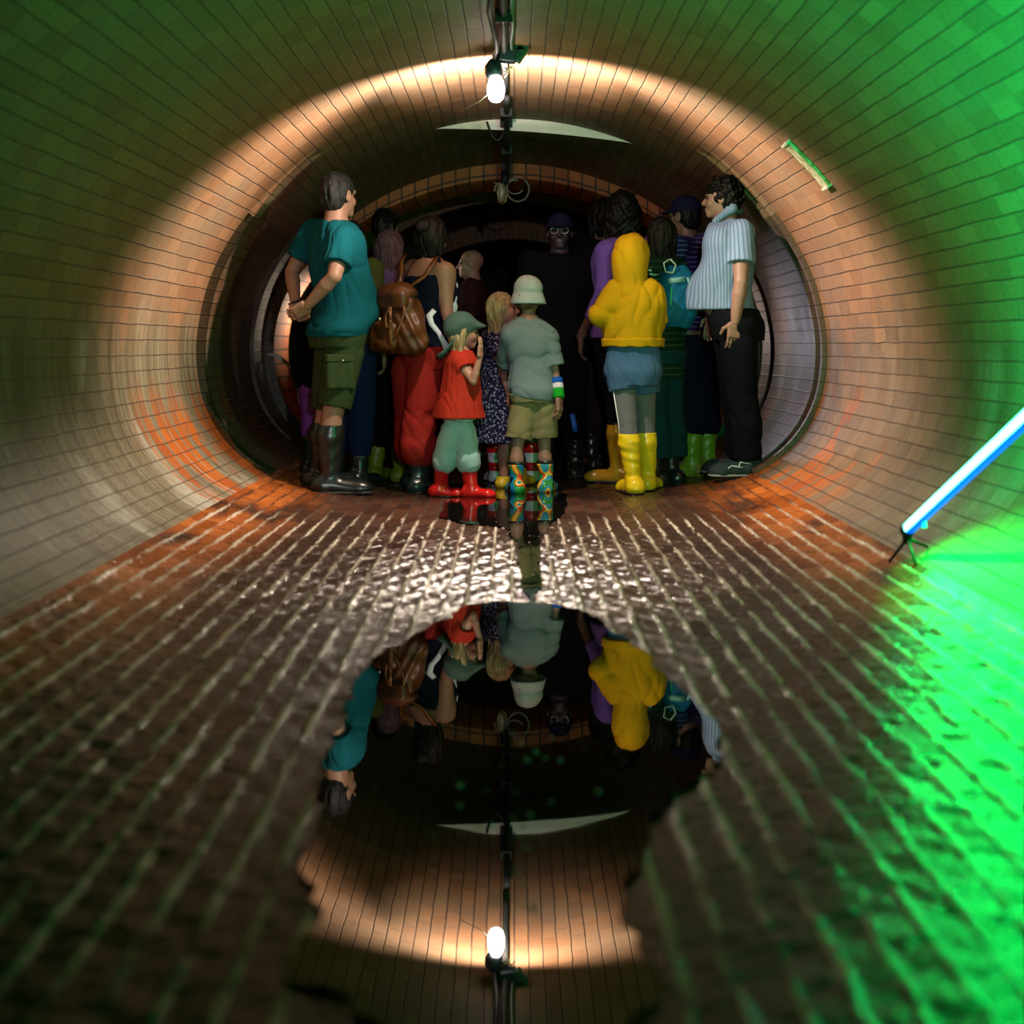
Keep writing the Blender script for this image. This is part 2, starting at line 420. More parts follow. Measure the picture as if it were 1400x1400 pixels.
# second length of lining, a lower crown from 9.05 on, a recess at 9.85
B1 = [(y, 0, .03*min(1, (y-8.41)/.6)) for y, o, d in lin(8.41, 9.8, 0, 0, .2)]
R2 = [(9.8, -.12, .03), (10.35, -.12, .06), (10.35, -.07, .06), (10.8, -.07, .09), (10.8, 0, .09)]
for nm, a, c in (('wall_left.001', -S_WALL, -S_FLOOR), ('wall_right.001', S_FLOOR, S_WALL)):
    if a < 0: sweep(nm, a, c, [q_ for q_ in B1 if q_[0] < 8.95], M_WALL); sweep('wall_left.003', a, c, [q_ for q_ in B1 if q_[0] > 8.7] + R2, M_SHADE)
    else: sweep(nm, a, c, B1 + R2, M_SHADE_PALE)
C1 = [(y, 0, .03*min(1, (y-8.41)/.6)) for y, o, d in lin(8.41, 9.05, 0, 0, .2)]; k0 = len(C1)
C2 = C1 + lin(9.05, 9.8, 0, .03, .2) + R2
cc_ = sweep_ceiling('ceiling.001', C2, M_SHADE_PALE, (9.05, .135, .60, .075, k0), fade=.25)
cc_.data.materials.append(simple('lamplit_step', (.66, .60, .56), .3, 0, .5, .3, 20))  # step coloured pale to stand for the light on it
nq_ = len(cc_.data.polygons)//(len(C2)-1)
for q_ in range((k0-1)*nq_, k0*nq_): cc_.data.polygons[q_].material_index = 1
# brick arch ring and the chamber behind it
ARCH = [(10.8, 0, .09), (10.8, .0, .20), (10.86, .0, .212), (11.15, 0, .215), (11.5, 0, .215), (11.5, -.3, .2)]
for nm, a, c in (('trim_4', -S_WALL, -S_FLOOR), ('trim_5', S_FLOOR, S_WALL)): sweep(nm, a, c, ARCH, M_CLEAN)
sweep_ceiling('trim_6', ARCH, M_CLEAN)
CH = [(11.5, -.3, .2), (13.5, -.3, .2), (13.5, 0, .1), (13.7, 0, .1), (13.7, -.1, .1), (17, -.1, .1), (17, .05, .15), (24, .05, .15)]
for nm, a, c in (('wall_left.002', -S_WALL, -S_FLOOR), ('wall_right.002', S_FLOOR, S_WALL)): sweep(nm, a, c, CH, M_WALL)
sweep_ceiling('ceiling.002', CH, M_WALL)
M_DARK = simple('dark_end_brick', (.06, .04, .03), .9, 0, .3, .5, 8)
tag(MB().box((0, 24.1, 1.0), (6, .2, 4)).build('wall_far', M_DARK, None, False), kind='structure')
tag(MB().box((0, -2.6, 1.0), (6, .2, 4)).build('wall_near', M_DARK, None, False), kind='structure')

# ------------------------------------------------------------------ water
def water_mat():
    m, nt, b = new_mat('still_dark_water')
    b.inputs['Base Color'].default_value = (.004, .0035, .003, 1); b.inputs['Roughness'].default_value = .012
    b.inputs['IOR'].default_value = 2.1; b.inputs['Specular IOR Level'].default_value = .5
    tc = nd(nt, 'ShaderNodeTexCoord'); nz = noise(nt, tc.outputs['Object'], 9, 2)
    bp = nd(nt, 'ShaderNodeBump'); bp.inputs['Strength'].default_value = .02; bp.inputs['Distance'].default_value = .004
    nt.links.new(nz.outputs[0], bp.inputs['Height']); nt.links.new(bp.outputs[0], b.inputs['Normal'])
    return m
M_WATER = water_mat()
def puddle(name, outline, z, label, jag=.5, seed=1):
    rnd = random.Random(seed); pts = []
    P = [Vector((((x-VX)*(EYE-z)/(y-VY)), F*(EYE-z)/(y-VY), z)) for x, y in outline]
    n = len(P)
    for i in range(n):
        a, b_ = P[i], P[(i+1) % n]; L = (b_-a).length; k = max(2, int(L/.035))
        side = Vector((-(b_-a).y, (b_-a).x, 0)).normalized()
        for j in range(k):
            t = j/k; w = math.sin(math.pi*t)
            pts.append(a.lerp(b_, t) + side*(rnd.uniform(-1, 1)*.012*jag + math.sin(t*9+i)*.01*jag)*w)
    me = bpy.data.meshes.new(name); me.from_pydata([tuple(p) for p in pts], [], [tuple(range(len(pts)-1, -1, -1))]); me.update()
    if me.polygons[0].normal.z < 0: me.flip_normals()
    return tag(link(name, me, None, M_WATER, False), label, 'puddle')
puddle('puddle', [(578, 862), (640, 826), (690, 822), (760, 826), (805, 838), (835, 862), (880, 890), (915, 930), (955, 965), (985, 1000),
                  (975, 1052), (920, 1085), (890, 1125), (885, 1160), (862, 1195), (850, 1250), (880, 1310), (900, 1345), (860, 1400), (800, 1445), (640, 1450),
                  (530, 1420), (480, 1360), (380, 1330), (440, 1240), (410, 1190), (440, 1120), (435, 1070), (445, 1030), (470, 990), (480, 940), (510, 900)],
       .008, 'large dark still puddle mirroring the visitors on the brick floor', 1.0, 3)
puddle('puddle', [(650, 676), (690, 664), (740, 668), (775, 676), (772, 700), (752, 716), (738, 742), (740, 800), (726, 822), (712, 800), (708, 742), (690, 720), (640, 716), (600, 706), (610, 684)],
       .007, 'thin strip of water at the feet of the children in bright boots', .6, 8)

# ------------------------------------------------------------------ fixtures
M_BLACK = simple('black_rubber', (.010, .011, .013), .6, 0, .3)
M_PIPE = simple('dark_conduit', (.018, .02, .023), .65, 0, .3)
M_CABLE = simple('green_grey_cable', (.10, .16, .13), .5)
M_SOCK = simple('dark_blue_socket', (.012, .03, .045), .4)
M_WHITEMET = simple('white_painted_metal', (.75, .72, .62), .5)
M_STRAW = simple('pale_cable_tie', (.65, .5, .3), .6)
M_LEAF = simple('dark_green_bracket', (.01, .07, .035), .6)

# conduit along the crown
cond = empty('ceiling_conduit', (-.035, 3, 2.2), 'dark conduit clipped along the crown of the brick vault', 'pipe')
def crown(y): return 2.25 - (0 if y < 8.15 else .03 if y < 9.05 else .105 if y < 9.8 else .105+.06*(y-9.8))
mb = MB()
mb.tube([(-.0, y-3, crown(y)-.028-2.2) for y in np.linspace(3.0, 8.1, 26)], .016, 8)
mb.build('pipe', M_PIPE, cond)
mb = MB(); mb.tube([(.004, y-3, min(crown(y), crown(min(y+.12, 10.7)))-.03-2.2) for y in np.linspace(8.1, 10.75, 20)], .018, 8)
mb.build('pipe', M_PIPE, cond)
mb = MB(); mb.tube([(.035+.004*math.sin(y*9), y-3, crown(y)-.02-2.2) for y in np.linspace(3.0, 7.0, 40)], .008, 6)
mb.build('cable', M_CABLE, cond)
mb = MB(); mb.tube([(-.045+.012*math.sin(y*5), y-3, crown(y)-.05-.03*abs(math.sin(y*4.1))-2.2) for y in np.linspace(3.0, 7.05, 60)], .012, 6)
mb.build('cable', M_BLACK, cond)
for y in (5.2, 6.2, 8.6, 9.0, 9.7, 10.3):
    MB().box((0.0, y-3, crown(y)-.03-2.2), (.075, .02, .055)).build('clamp', M_BLACK, cond, False, .004)
mb = MB(); mb.tube([(-.12+.12*t, 9.02-3, crown(9.02)-.02-2.2-.10*math.sin(math.pi*t)-.03*t) for t in np.linspace(0, 1, 14)], .007, 6)
mb.build('cable', M_BLACK, cond)

# hanging bulb
bd = 7.0; bp0 = W(678, 122, bd)
lamp = empty('hanging_bulb_lamp', (bp0.x, bp0.y, 2.2), 'lit bare bulb in a dark socket hanging from the vault conduit', 'lamp')
L = lambda px, py, d=bd: tuple(W(px, py, d) - Vector((bp0.x, bp0.y, 2.2)))
c = Vector(L(678, 122))
MB().lathe([(.006, -.064), (.022, -.059), (.035, -.044), (.042, -.016), (.041, .016), (.034, .042), (.026, .056), (.022, .062)], c, None, 20).build('bulb', glow('lit_bulb', (1.0, .87, .76), BULB_STRENGTH), lamp)
MB().lathe([(.024, .060), (.036, .064), (.044, .085), (.042, .115), (.026, .135), (.012, .15)], c, rot_to((-.12, .1, 1)), 18).build('socket', M_SOCK, lamp)
MB().tube([L(681, 92), L(682, 84), L(680, 76), L(686, 66)], .012, 8).build('flex', M_BLACK, lamp)
MB().box(L(694, 75), (.085, .09, .07), Matrix.Rotation(.1, 3, 'Y')).build('junction_box', M_SOCK, lamp, False, .01)
mb = MB()
for (x0, y0, x1, y1) in ((690, 66, 722, 64), (700, 72, 714, 82), (706, 66, 719, 75)):
    a = Vector(L(x0, y0)); b_ = Vector(L(x1, y1)); mb.box((a+b_)/2, ((b_-a).length, .06, .045), Matrix.Rotation(-math.atan2(b_.z-a.z, b_.x-a.x), 3, 'Y'))
mb.build('bracket', M_LEAF, lamp, False, .006)
mb = MB()
for p in ([(690, 92), (696, 99), (690, 106)], [(691, 94), (699, 92), (704, 97)], [(694, 98), (701, 89)], [(688, 100), (694, 96)]):
    mb.tube([L(*q) for q in p], .0035, 5)
mb.build('cable_tie', M_STRAW, lamp)
MB().tube([L(668, 128), L(657, 138), L(630, 152)], .0018, 5).build('hanging_wire', simple('thin_steel_wire', (.5, .48, .45), .3, .8), lamp)

# unseen point light added before the bulb, its throw shaped forward by hand
fl = bpy.data.lights.new('added_bulb_throw', 'POINT'); fl.shadow_soft_size = .03; fl.energy = THROW_POWER; fl.color = (1.0, .84, .68)
flo = bpy.data.objects.new('added_bulb_throw', fl); COL.objects.link(flo); flo.parent = lamp
flo.location = c + Vector((0, .075, -.005))
fl.use_nodes = True; nt = fl.node_tree; em = next(n for n in nt.nodes if n.type == 'EMISSION')
tcn = nd(nt, 'ShaderNodeTexCoord'); spx = nd(nt, 'ShaderNodeSeparateXYZ'); nt.links.new(tcn.outputs['Normal'], spx.inputs[0])
cy_ = spx.outputs[1]; cd_ = mth(nt, 'ADD', mth(nt, 'MULTIPLY', spx.outputs[0], .04), mth(nt, 'SUBTRACT', mth(nt, 'MULTIPLY', cy_, .8), mth(nt, 'MULTIPLY', spx.outputs[2], .6)))
#                                # hand-shaped strength by direction: a broad ring of light ahead of the bulb
nt.links.new(mth(nt, 'MULTIPLY', mth(nt, 'MAXIMUM', ramp(nt, cd_, -.16, .30), ramp(nt, mth(nt, 'SUBTRACT', mth(nt, 'MULTIPLY', spx.outputs[2], -1.0), mth(nt, 'MULTIPLY', .5, mth(nt, 'ABSOLUTE', spx.outputs[0]))), .18, .44)), mth(nt, 'MAXIMUM', mth(nt, 'MULTIPLY', ramp(nt, cy_, .40, .78, 1.0, .055), mth(nt, 'SUBTRACT', 1.0, mth(nt, 'MULTIPLY', .70, mth(nt, 'MULTIPLY', ramp(nt, cy_, .22, .40), ramp(nt, mth(nt, 'MULTIPLY', spx.outputs[2], -1.0), .45, .65))))), ramp(nt, spx.outputs[2], .04, .22))), em.inputs['Strength'])

# unseen torch beside the camera, added to brighten the group
th = empty('added_fill', (.42, -.35, 1.38), 'added unseen torch shining on the visitors from beside the camera', 'spotlight')
td = Vector((-.42, 8.45, -.62)).normalized(); Rt = rot_to(td)
MB().lathe([(.012, -.16), (.016, -.155), (.016, -.04), (.028, -.01), (.028, .0), (.024, .002)], (0, 0, 0), Rt, 16).build('added_fill_barrel', M_BLACK, th)
tl = bpy.data.lights.new('fill_beam', 'SPOT'); tl.energy = FILL_POWER; tl.color = (.94, .97, 1.0); tl.spot_size = math.radians(25); tl.spot_blend = .55; tl.shadow_soft_size = .03
tlo = bpy.data.objects.new('fill_beam', tl); COL.objects.link(tlo); tlo.parent = th; tlo.location = td*.03; tlo.rotation_euler = td.to_track_quat('-Z', 'Y').to_euler()

# unlit cage lamp farther in with a loop of cable
cd = 10.6; q0 = W(688, 262, cd)
cage = empty('cage_lamp', (q0.x, q0.y, 2.0), 'unlit caged lamp with looped cable hanging under the far arch', 'lamp')
K = lambda px, py, d=cd: tuple(W(px, py, d) - Vector((q0.x, q0.y, 2.0)))
MB().tube([K(690, 236), K(690, 252)], .03, 10).build('mount', M_BLACK, cage)
MB().lathe([(.008, -.075), (.02, -.06), (.028, -.02), (.026, .03), (.018, .06)], K(686, 262), None, 14).build('glass', simple('dusty_lamp_glass', (.5, .42, .30), .25), cage)
mb = MB()
for k in range(5):
    w = 2*math.pi*k/5; cc = Vector(K(686, 262))
    mb.tube([cc+Vector((.036*math.cos(w), .036*math.sin(w), .07)), cc+Vector((.04*math.cos(w), .04*math.sin(w), 0)), cc+Vector((.028*math.cos(w), .028*math.sin(w), -.07)), cc+Vector((0, 0, -.095))], .004, 5)
mb.build('cage', simple('brass_wire', (.55, .4, .18), .35, .7), cage)
mb = MB(); cc = Vector(K(708, 259)); mb.tube([cc+Vector((.082*math.cos(w), .01*math.sin(3*w), .086*math.sin(w))) for w in np.linspace(1.2, 7.2, 40)], .006, 6)
mb.tube([cc+Vector((-.02+.06*math.cos(w), .02, .02+.05*math.sin(w))) for w in np.linspace(1.2, 5.9, 24)], .005, 6)
mb.build('cable_loop', simple('grey_cable', (.3, .28, .25), .4), cage)
mb = MB(); mb.tube([K(683, 250), K(677, 255), K(676, 262)], .004, 5); mb.tube([K(690, 256), K(676, 250)], .004, 5)
mb.build('cable_tie', M_STRAW, cage)

# the pale crescent is the crown step, its light put into the colour; notice plate on the right vault
def surf(s, y, off=0):
    x, z = prof(s); nx, nz = pnorm(s); return Vector((x+nx*off, y, z+nz*off))
ang_s = None
for s in np.linspace(2.6, STOT, 400):
    x, z = prof(s)
    if x/(z-EYE) < (1106-700)/(470-224): ang_s = s; break
x, z = prof(ang_s); yp = F*x/(1106-700)
def plate_mat():
    m, nt, b = new_mat('mottled_plate'); tc = nd(nt, 'ShaderNodeTexCoord')
    nz = noise(nt, mapv(nt, tc.outputs['Object'], (30, 60, 30)), 1.0, 4)
    nt.links.new(mixc(nt, ramp(nt, nz.outputs[0], .4, .6), (.30, .29, .14), (.72, .68, .48)), b.inputs['Base Color']); b.inputs['Roughness'].default_value = .5
    return m
pl = empty('wall_plate', surf(ang_s, yp), 'pale mottled strip plate fixed on the right side of the vault', 'sign')
o0 = surf(ang_s, yp)
v = []; f = []
for i, s in enumerate(np.linspace(ang_s+.135, ang_s-.135, 9)):
    for yy in (-.055, .055):
        for of in (.002, .016): v.append(surf(s, yp+yy, of)-o0)
for i in range(8):
    a = i*4; f += [(a, a+4, a+6, a+2), (a+1, a+3, a+7, a+5), (a, a+1, a+5, a+4), (a+2, a+6, a+7, a+3)]
f += [(0, 2, 3, 1), (32, 33, 35, 34)]
MB().add(v, f).build('panel', plate_mat(), pl, False)
for s in (ang_s+.139, ang_s-.139):
    R = Matrix.Rotation(-math.atan2(*pnorm(s)[::-1]) , 3, 'Y')
    MB().box(surf(s, yp, .011)-o0, (.026, .124, .01), R).build('end_clip', M_WHITEMET, pl, False)

# ------------------------------------------------------------------ green and blue light tube on its tripod
ft = Vector((1.35, 4.92, floor_z(1.35)))
tube = empty('light_tube', ft, 'glowing green and blue light tube on a small black tripod by right wall', 'light')
T0 = W(1243, 722, 4.92) - ft; T1 = W(1400, 575, 4.0) - ft; ax = (T1-T0).normalized(); LEN = 2.4; T2 = T0 + ax*LEN
vv = -(T0+ft-Vector((0, 0, EYE))); vv = (vv-ax*vv.dot(ax)).normalized(); ww = ax.cross(vv)
if ww.dot(Vector((-.7, 0, .7))) < 0: ww = -ww
n1 = (vv*math.cos(1.5)+ww*math.sin(1.5)).normalized()    # lit side, up and to the left
n2 = ax.cross(n1)
def half_tube(a0, a1, r, off=0):
    mbh = MB(); v = []; k = 12
    for t in np.linspace(0, 1, 8):
        for w in np.linspace(a0, a1, k): v.append(T0+(T2-T0)*t + (n1*math.cos(w)+n2*math.sin(w))*r)
    f = [(i*k+j, i*k+j+1, (i+1)*k+j+1, (i+1)*k+j) for i in range(7) for j in range(k-1)]
    f += [tuple(range(k-1, -1, -1)), tuple(7*k+j for j in range(k))]
    return mbh.add(v, f)
half_tube(-1.57, 1.57, .021).build('diffuser', glow('green_white_led', (.065, 1.0, .5), TUBE_STRENGTH), tube)
half_tube(1.57, 2*math.pi-1.57, .021).build('blue_strip', glow('blue_led', (.0, .10, 1.0), BLUE_STRENGTH), tube)
MB().tube([T0-ax*.03, T0+ax*.004], .024, 14).build('end_cap', M_BLACK, tube)
MB().tube([T2-ax*.004, T2+ax*.03], .024, 14).build('end_cap', M_BLACK, tube)
MB().box(T0+ax*.10+n2*-.0-n1*.021, (.014, .03, .014), rot_to(ax)).build('switch', simple('pale_switch', (.7, .8, .9), .4), tube, False)
hub = T0 - ax*.02 + Vector((0, .0, -.028))
MB().lathe([(.012, -.02), (.017, -.01), (.017, .012), (.01, .025)], hub, None, 12).build('tripod_head', M_BLACK, tube)
for dx, dy in ((-.005, -.10), (.075, .05), (-.05, .07)):
    fx, fy = ft.x+dx+T0.x, ft.y+dy; 
    MB().tube([hub, Vector((fx, fy, floor_z(fx)+.006)) - ft], [.0065, .005], 7).build('tripod_leg', M_BLACK, tube)
# its light: a strip towards the floor on the right, another up the vault
def area(name, loc, nrm, axis, lx, ly, col, power, parent, spread=180):
    d = bpy.data.lights.new(name, 'AREA'); d.shape = 'RECTANGLE'; d.size = lx; d.size_y = ly; d.color = col; d.energy = power; d.spread = math.radians(spread)
    o = bpy.data.objects.new(name, d); COL.objects.link(o); o.parent = parent
    z = -Vector(nrm).normalized(); x = Vector(axis).normalized(); x = (x - z*x.dot(z)).normalized(); y = z.cross(x)
    o.matrix_local = Matrix(((x.x, y.x, z.x, loc[0]), (x.y, y.y, z.y, loc[1]), (x.z, y.z, z.z, loc[2]), (0, 0, 0, 1)))
    return o
mid = T0.lerp(T2, .5)
ed = (Vector((0, 0, -1)) + ax*ax.z).normalized(); er = ax.cross(ed); er = er if er.x > 0 else -er
bd_ = ed*math.cos(.54) - er*math.sin(.54); nr_ = er*math.cos(.54) + ed*math.sin(.54)
area('tube_floor_light', mid + nr_*.0235 - bd_*.02, bd_*.75+nr_*.66, ax, LEN, .005, (.0, 1.0, .08), GREEN_POWER, tube)
upn = (Vector((.1, .2, 1)) - ax*Vector((.1, .2, 1)).dot(ax)).normalized()
area('tube_vault_light', mid + upn*.023, upn, ax, LEN, .01, (.0, 1.0, .22), GREEN_UP, tube)

# ------------------------------------------------------------------ lights added beyond the groove, unseen behind the visitors, to brighten the brickwork
def added_lamp(loc, aim, strength, col, label, size=.16, hood=((1, 0), (-1, 0), (0, 1), (0, -1))):
    base = empty('added_light', (loc[0], loc[1], floor_z(loc[0])), label, 'lamp')
    h = loc[2]-floor_z(loc[0]); MB().tube([(0, 0, .05), (0, 0, h-.05)], .012, 8).build('added_light_pole', M_BLACK, base)
    for k in range(3):
        w = 2*math.pi*k/3+.4; MB().tube([(0, 0, .22), (.2*math.cos(w), .2*math.sin(w), floor_z(loc[0]+.2*math.cos(w))-floor_z(loc[0])+.005)], .008, 6).build('leg', M_BLACK, base)
    d = (Vector(aim)-Vector(loc)).normalized(); R = rot_to(d); c = Vector((0, 0, h))
    hb = MB(); hb.box(c-d*.035, (size*1.15, size*1.15, .06), R)
    for sx, sy in hood:
        hb.box(c+d*.05+R@Vector((sx*size*.55, sy*size*.55, 0)), (.012 if sx else size*1.15, .012 if sy else size*1.15, .16), R)
    hb.build('housing', M_BLACK, base, False, .004)
    g = MB(); g.add([c+R@Vector((sx*size/2, sy*size/2, .0)) for sx, sy in ((-1, -1), (1, -1), (1, 1), (-1, 1))], [(0, 1, 2, 3)])
    g.build('lens', glow('added_light_glow', col, strength), base, False)
    return base
added_lamp((-1.3, 11.65, 1.05), (-2.2, 11.2, 1.2), FAR_FILL_STRENGTH, (1, .80, .58), 'added unseen light on a thin stand behind the woman with the leather backpack')
added_lamp((1.12, 9.75, 1.0), (1.75, 9.15, .75), COOL_STRENGTH, (.86, .84, 1.0), 'added unseen light on a thin stand behind the man in the striped polo')

added_lamp((1.28, 11.6, 1.0), (2.1, 11.05, .9), FAR_FILL_STRENGTH*.6, (1, .78, .68), 'added unseen light on a thin stand far behind the man in the dark cap')

added_lamp((-1.28, 10.75, 1.42), (-.30, 10.45, 1.38), 700, (1, .86, .72), 'small added unseen light on a thin stand behind the head of the man in teal', .06)  # added only to brighten the bald person's face

# metal rail in the left recess
ra = W(416, 517, 10.4); rail = empty('handrail', (ra.x, ra.y, floor_z(ra.x)), 'pale metal rail with upright post behind the man in the teal shirt', 'rail')
Q = lambda px, py, d: W(px, py, d) - Vector((ra.x, ra.y, floor_z(ra.x)))
MB().tube([Q(416, 517, 10.4), Q(415, 458, 10.4)], .017, 8).build('post', M_WHITEMET, rail)
MB().tube([Vector((0, 0, 0)), Q(416, 517, 10.4)], .016, 8).build('lower_post', M_BLACK, rail)  # coloured black to stand for the darkness low on the post
MB().tube([Q(416, 517, 10.4), Q(379, 486, 10.75), Q(366, 485, 10.78)], .015, 8).build('bar', M_WHITEMET, rail)

# ------------------------------------------------------------------ sculpting: distance fields meshed with surface nets
def v3(p): return np.array(p, dtype=np.float32)
def smin(a, b, k):
    if k <= 0: return np.minimum(a, b)
    h = np.maximum(k-np.abs(a-b), 0)/k
    return np.minimum(a, b) - h*h*k*.25

def cap(a, b, ra, rb, k=.02, flat0=False, flat1=False, op='u', sq=None):
    """tapered limb from a to b; sq = (direction, factor) flattens it along a direction"""
    a, b = v3(a), v3(b); ba = b-a; L2 = float(ba@ba)+1e-9; L = L2**.5; u = ba/L
    R = max(ra, rb)*1.02
    def fn(P):
        q = P-a; h = np.clip((q@ba)/L2, 0, 1)
        w = q - h[..., None]*ba
        if sq is not None:
            n = v3(sq[0]); n = n/np.linalg.norm(n); w = w + ((1/sq[1]-1)*(w@n))[..., None]*n
        d = np.sqrt((w*w).sum(-1)) - (ra+(rb-ra)*h)
        t = q@u
        if flat0: d = np.maximum(d, -t)
        if flat1: d = np.maximum(d, t-L)
        return d
    return (fn, np.minimum(a, b)-R, np.maximum(a, b)+R, k, op)

def ell(c, r, R=None, k=.02, op='u'):
    c, r = v3(c), v3(r); M = None if R is None else np.array(R, dtype=np.float32)
    ext = r if M is None else np.abs(M)@r
    def fn(P):
        q = P-c
        if M is not None: q = q@M
        k0 = np.sqrt(((q/r)**2).sum(-1)); k1 = np.sqrt(((q/(r*r))**2).sum(-1))+1e-9
        return k0*(k0-1)/k1
    return (fn, c-ext, c+ext, k, op)

def rbox(c, half, R=None, rad=.01, k=.01, op='u'):
    c, half = v3(c), v3(half); M = None if R is None else np.array(R, dtype=np.float32)
    ext = half if M is None else np.abs(M)@half
    def fn(P):
        q = P-c
        if M is not None: q = q@M
        q = np.abs(q)-(half-rad)
        return np.sqrt((np.maximum(q, 0)**2).sum(-1)) + np.minimum(q.max(-1), 0) - rad
    return (fn, c-ext, c+ext, k, op)

def stack(secs, right, fwd, k=.02, pw=2.3, op='u'):
    """elliptical sections (z, cx, cy, half width, half depth) joined smoothly"""
    S = np.array(sorted(secs), dtype=np.float64)
    zz = np.linspace(S[0, 0], S[-1, 0], 60)
    cols = []
    for j in range(1, 5):
        y = S[:, j]; x = S[:, 0]
        m = np.gradient(y, x) if len(x) > 2 else np.full(len(x), (y[-1]-y[0])/(x[-1]-x[0]))
        i = np.clip(np.searchsorted(x, zz)-1, 0, len(x)-2); h = x[i+1]-x[i]; t = (zz-x[i])/h
        cols.append((2*t**3-3*t*t+1)*y[i]+(t**3-2*t*t+t)*h*m[i]+(-2*t**3+3*t*t)*y[i+1]+(t**3-t*t)*h*m[i+1])
    cx, cy, w, d = cols; w = np.maximum(w, .004); d = np.maximum(d, .004)
    M = max(w.max(), d.max())*1.05
    lo = v3((cx.min()-M, cy.min()-M, zz[0])); hi = v3((cx.max()+M, cy.max()+M, zz[-1]))
    r2, f2 = np.array(right[:2], dtype=np.float32), np.array(fwd[:2], dtype=np.float32)
    def fn(P):
        z = P[..., 2]; q0 = P[..., 0]-np.interp(z, zz, cx); q1 = P[..., 1]-np.interp(z, zz, cy)
        W_ = np.interp(z, zz, w); D_ = np.interp(z, zz, d)
        a = np.abs(q0*r2[0]+q1*r2[1])/W_; b = np.abs(q0*f2[0]+q1*f2[1])/D_
        kk = (a**pw+b**pw)**(1/pw)
        e = (kk-1)*np.minimum(W_, D_)
        return np.maximum(e, np.maximum(zz[0]-z, z-zz[-1]))
    return (fn, lo, hi, k, op)

def waves(seed, amp, freq, stretch=(1, 1, 1)):
    rs = np.random.RandomState(seed); K = rs.normal(size=(5, 3))*np.array(stretch); ph = rs.uniform(0, 6.28, 5)
    def fn(P):
        s = 0; warp = np.sin(P[..., 2]*freq*.37+ph[0])*.8+np.sin((P[..., 0]+P[..., 1])*freq*.29+ph[1])*.8
        for i in range(5): s = s + np.sin((P@K[i].astype(np.float32))*freq + ph[i] + warp)
        return s*(amp/2.6)
    return fn

def folds(seed, amp, freq, stretch=(1, 1, .4)):
    rs = np.random.RandomState(seed); K = rs.normal(size=(4, 3)); K /= np.linalg.norm(K, axis=1)[:, None]; K = K*np.array(stretch); ph = rs.uniform(0, 6.28, 8)
    def fn(P):
        x, y, z = P[..., 0], P[..., 1], P[..., 2]
        wp = 1.1*np.sin(z*9+ph[4])+.9*np.sin((x-y)*13+ph[5])+.7*np.sin((x+y)*7+z*17+ph[6])
        s = 0
        for i in range(4):
            r = 1-np.abs(np.sin((P@K[i].astype(np.float32))*freq*.5+ph[i]+wp*(.8 if i % 2 else 1.2)))
            g = .5+.5*np.sin(z*(8+3*i)+x*6+ph[i]*2)
            s = s + r**2.5*g
        return (s-.9)*amp*.9
    return fn

def sculpt(prims, h, disp=None, clip=None):
    los = np.array([p[1] for p in prims if p[4] == 'u']); his = np.array([p[2] for p in prims if p[4] == 'u'])
    pad = 4*h+.012; lo = los.min(0)-pad; hi = his.max(0)+pad
    n = np.maximum(np.ceil((hi-lo)/h).astype(int)+1, 4)
    ax = [lo[i]+h*np.arange(n[i]) for i in range(3)]
    D = np.full(n, .5, dtype=np.float32)
    for fn, l, u, k, op in prims:
        m = k+3*h+.012
        i0 = np.clip(((l-m-lo)/h).astype(int), 0, n-1); i1 = np.clip(((u+m-lo)/h).astype(int)+2, 1, n)
        if (i1 <= i0).any(): continue
        sl = tuple(slice(a, b) for a, b in zip(i0, i1))
        P = np.stack(np.meshgrid(*[ax[i][sl[i]] for i in range(3)], indexing='ij'), -1).astype(np.float32)
        d = fn(P).astype(np.float32)
        if op == 'u': D[sl] = smin(D[sl], d, k)
        elif op == 's': D[sl] = -smin(-D[sl], d, k)
    if disp is not None or clip is not None:
        P = np.stack(np.meshgrid(*ax, indexing='ij'), -1).astype(np.float32)
        if disp is not None:
            nearm = np.abs(D) < .06
            D[nearm] += disp(P[nearm])
        if clip is not None:
            for pt, nrm in clip:
                nn = v3(nrm); nn = nn/np.linalg.norm(nn); D = np.maximum(D, ((P-v3(pt))@nn).astype(np.float32))
    D[0], D[-1], D[:, 0], D[:, -1], D[:, :, 0], D[:, :, -1] = (np.maximum(x, 1e-3) for x in (D[0], D[-1], D[:, 0], D[:, -1], D[:, :, 0], D[:, :, -1]))
    return nets(D, lo, h)

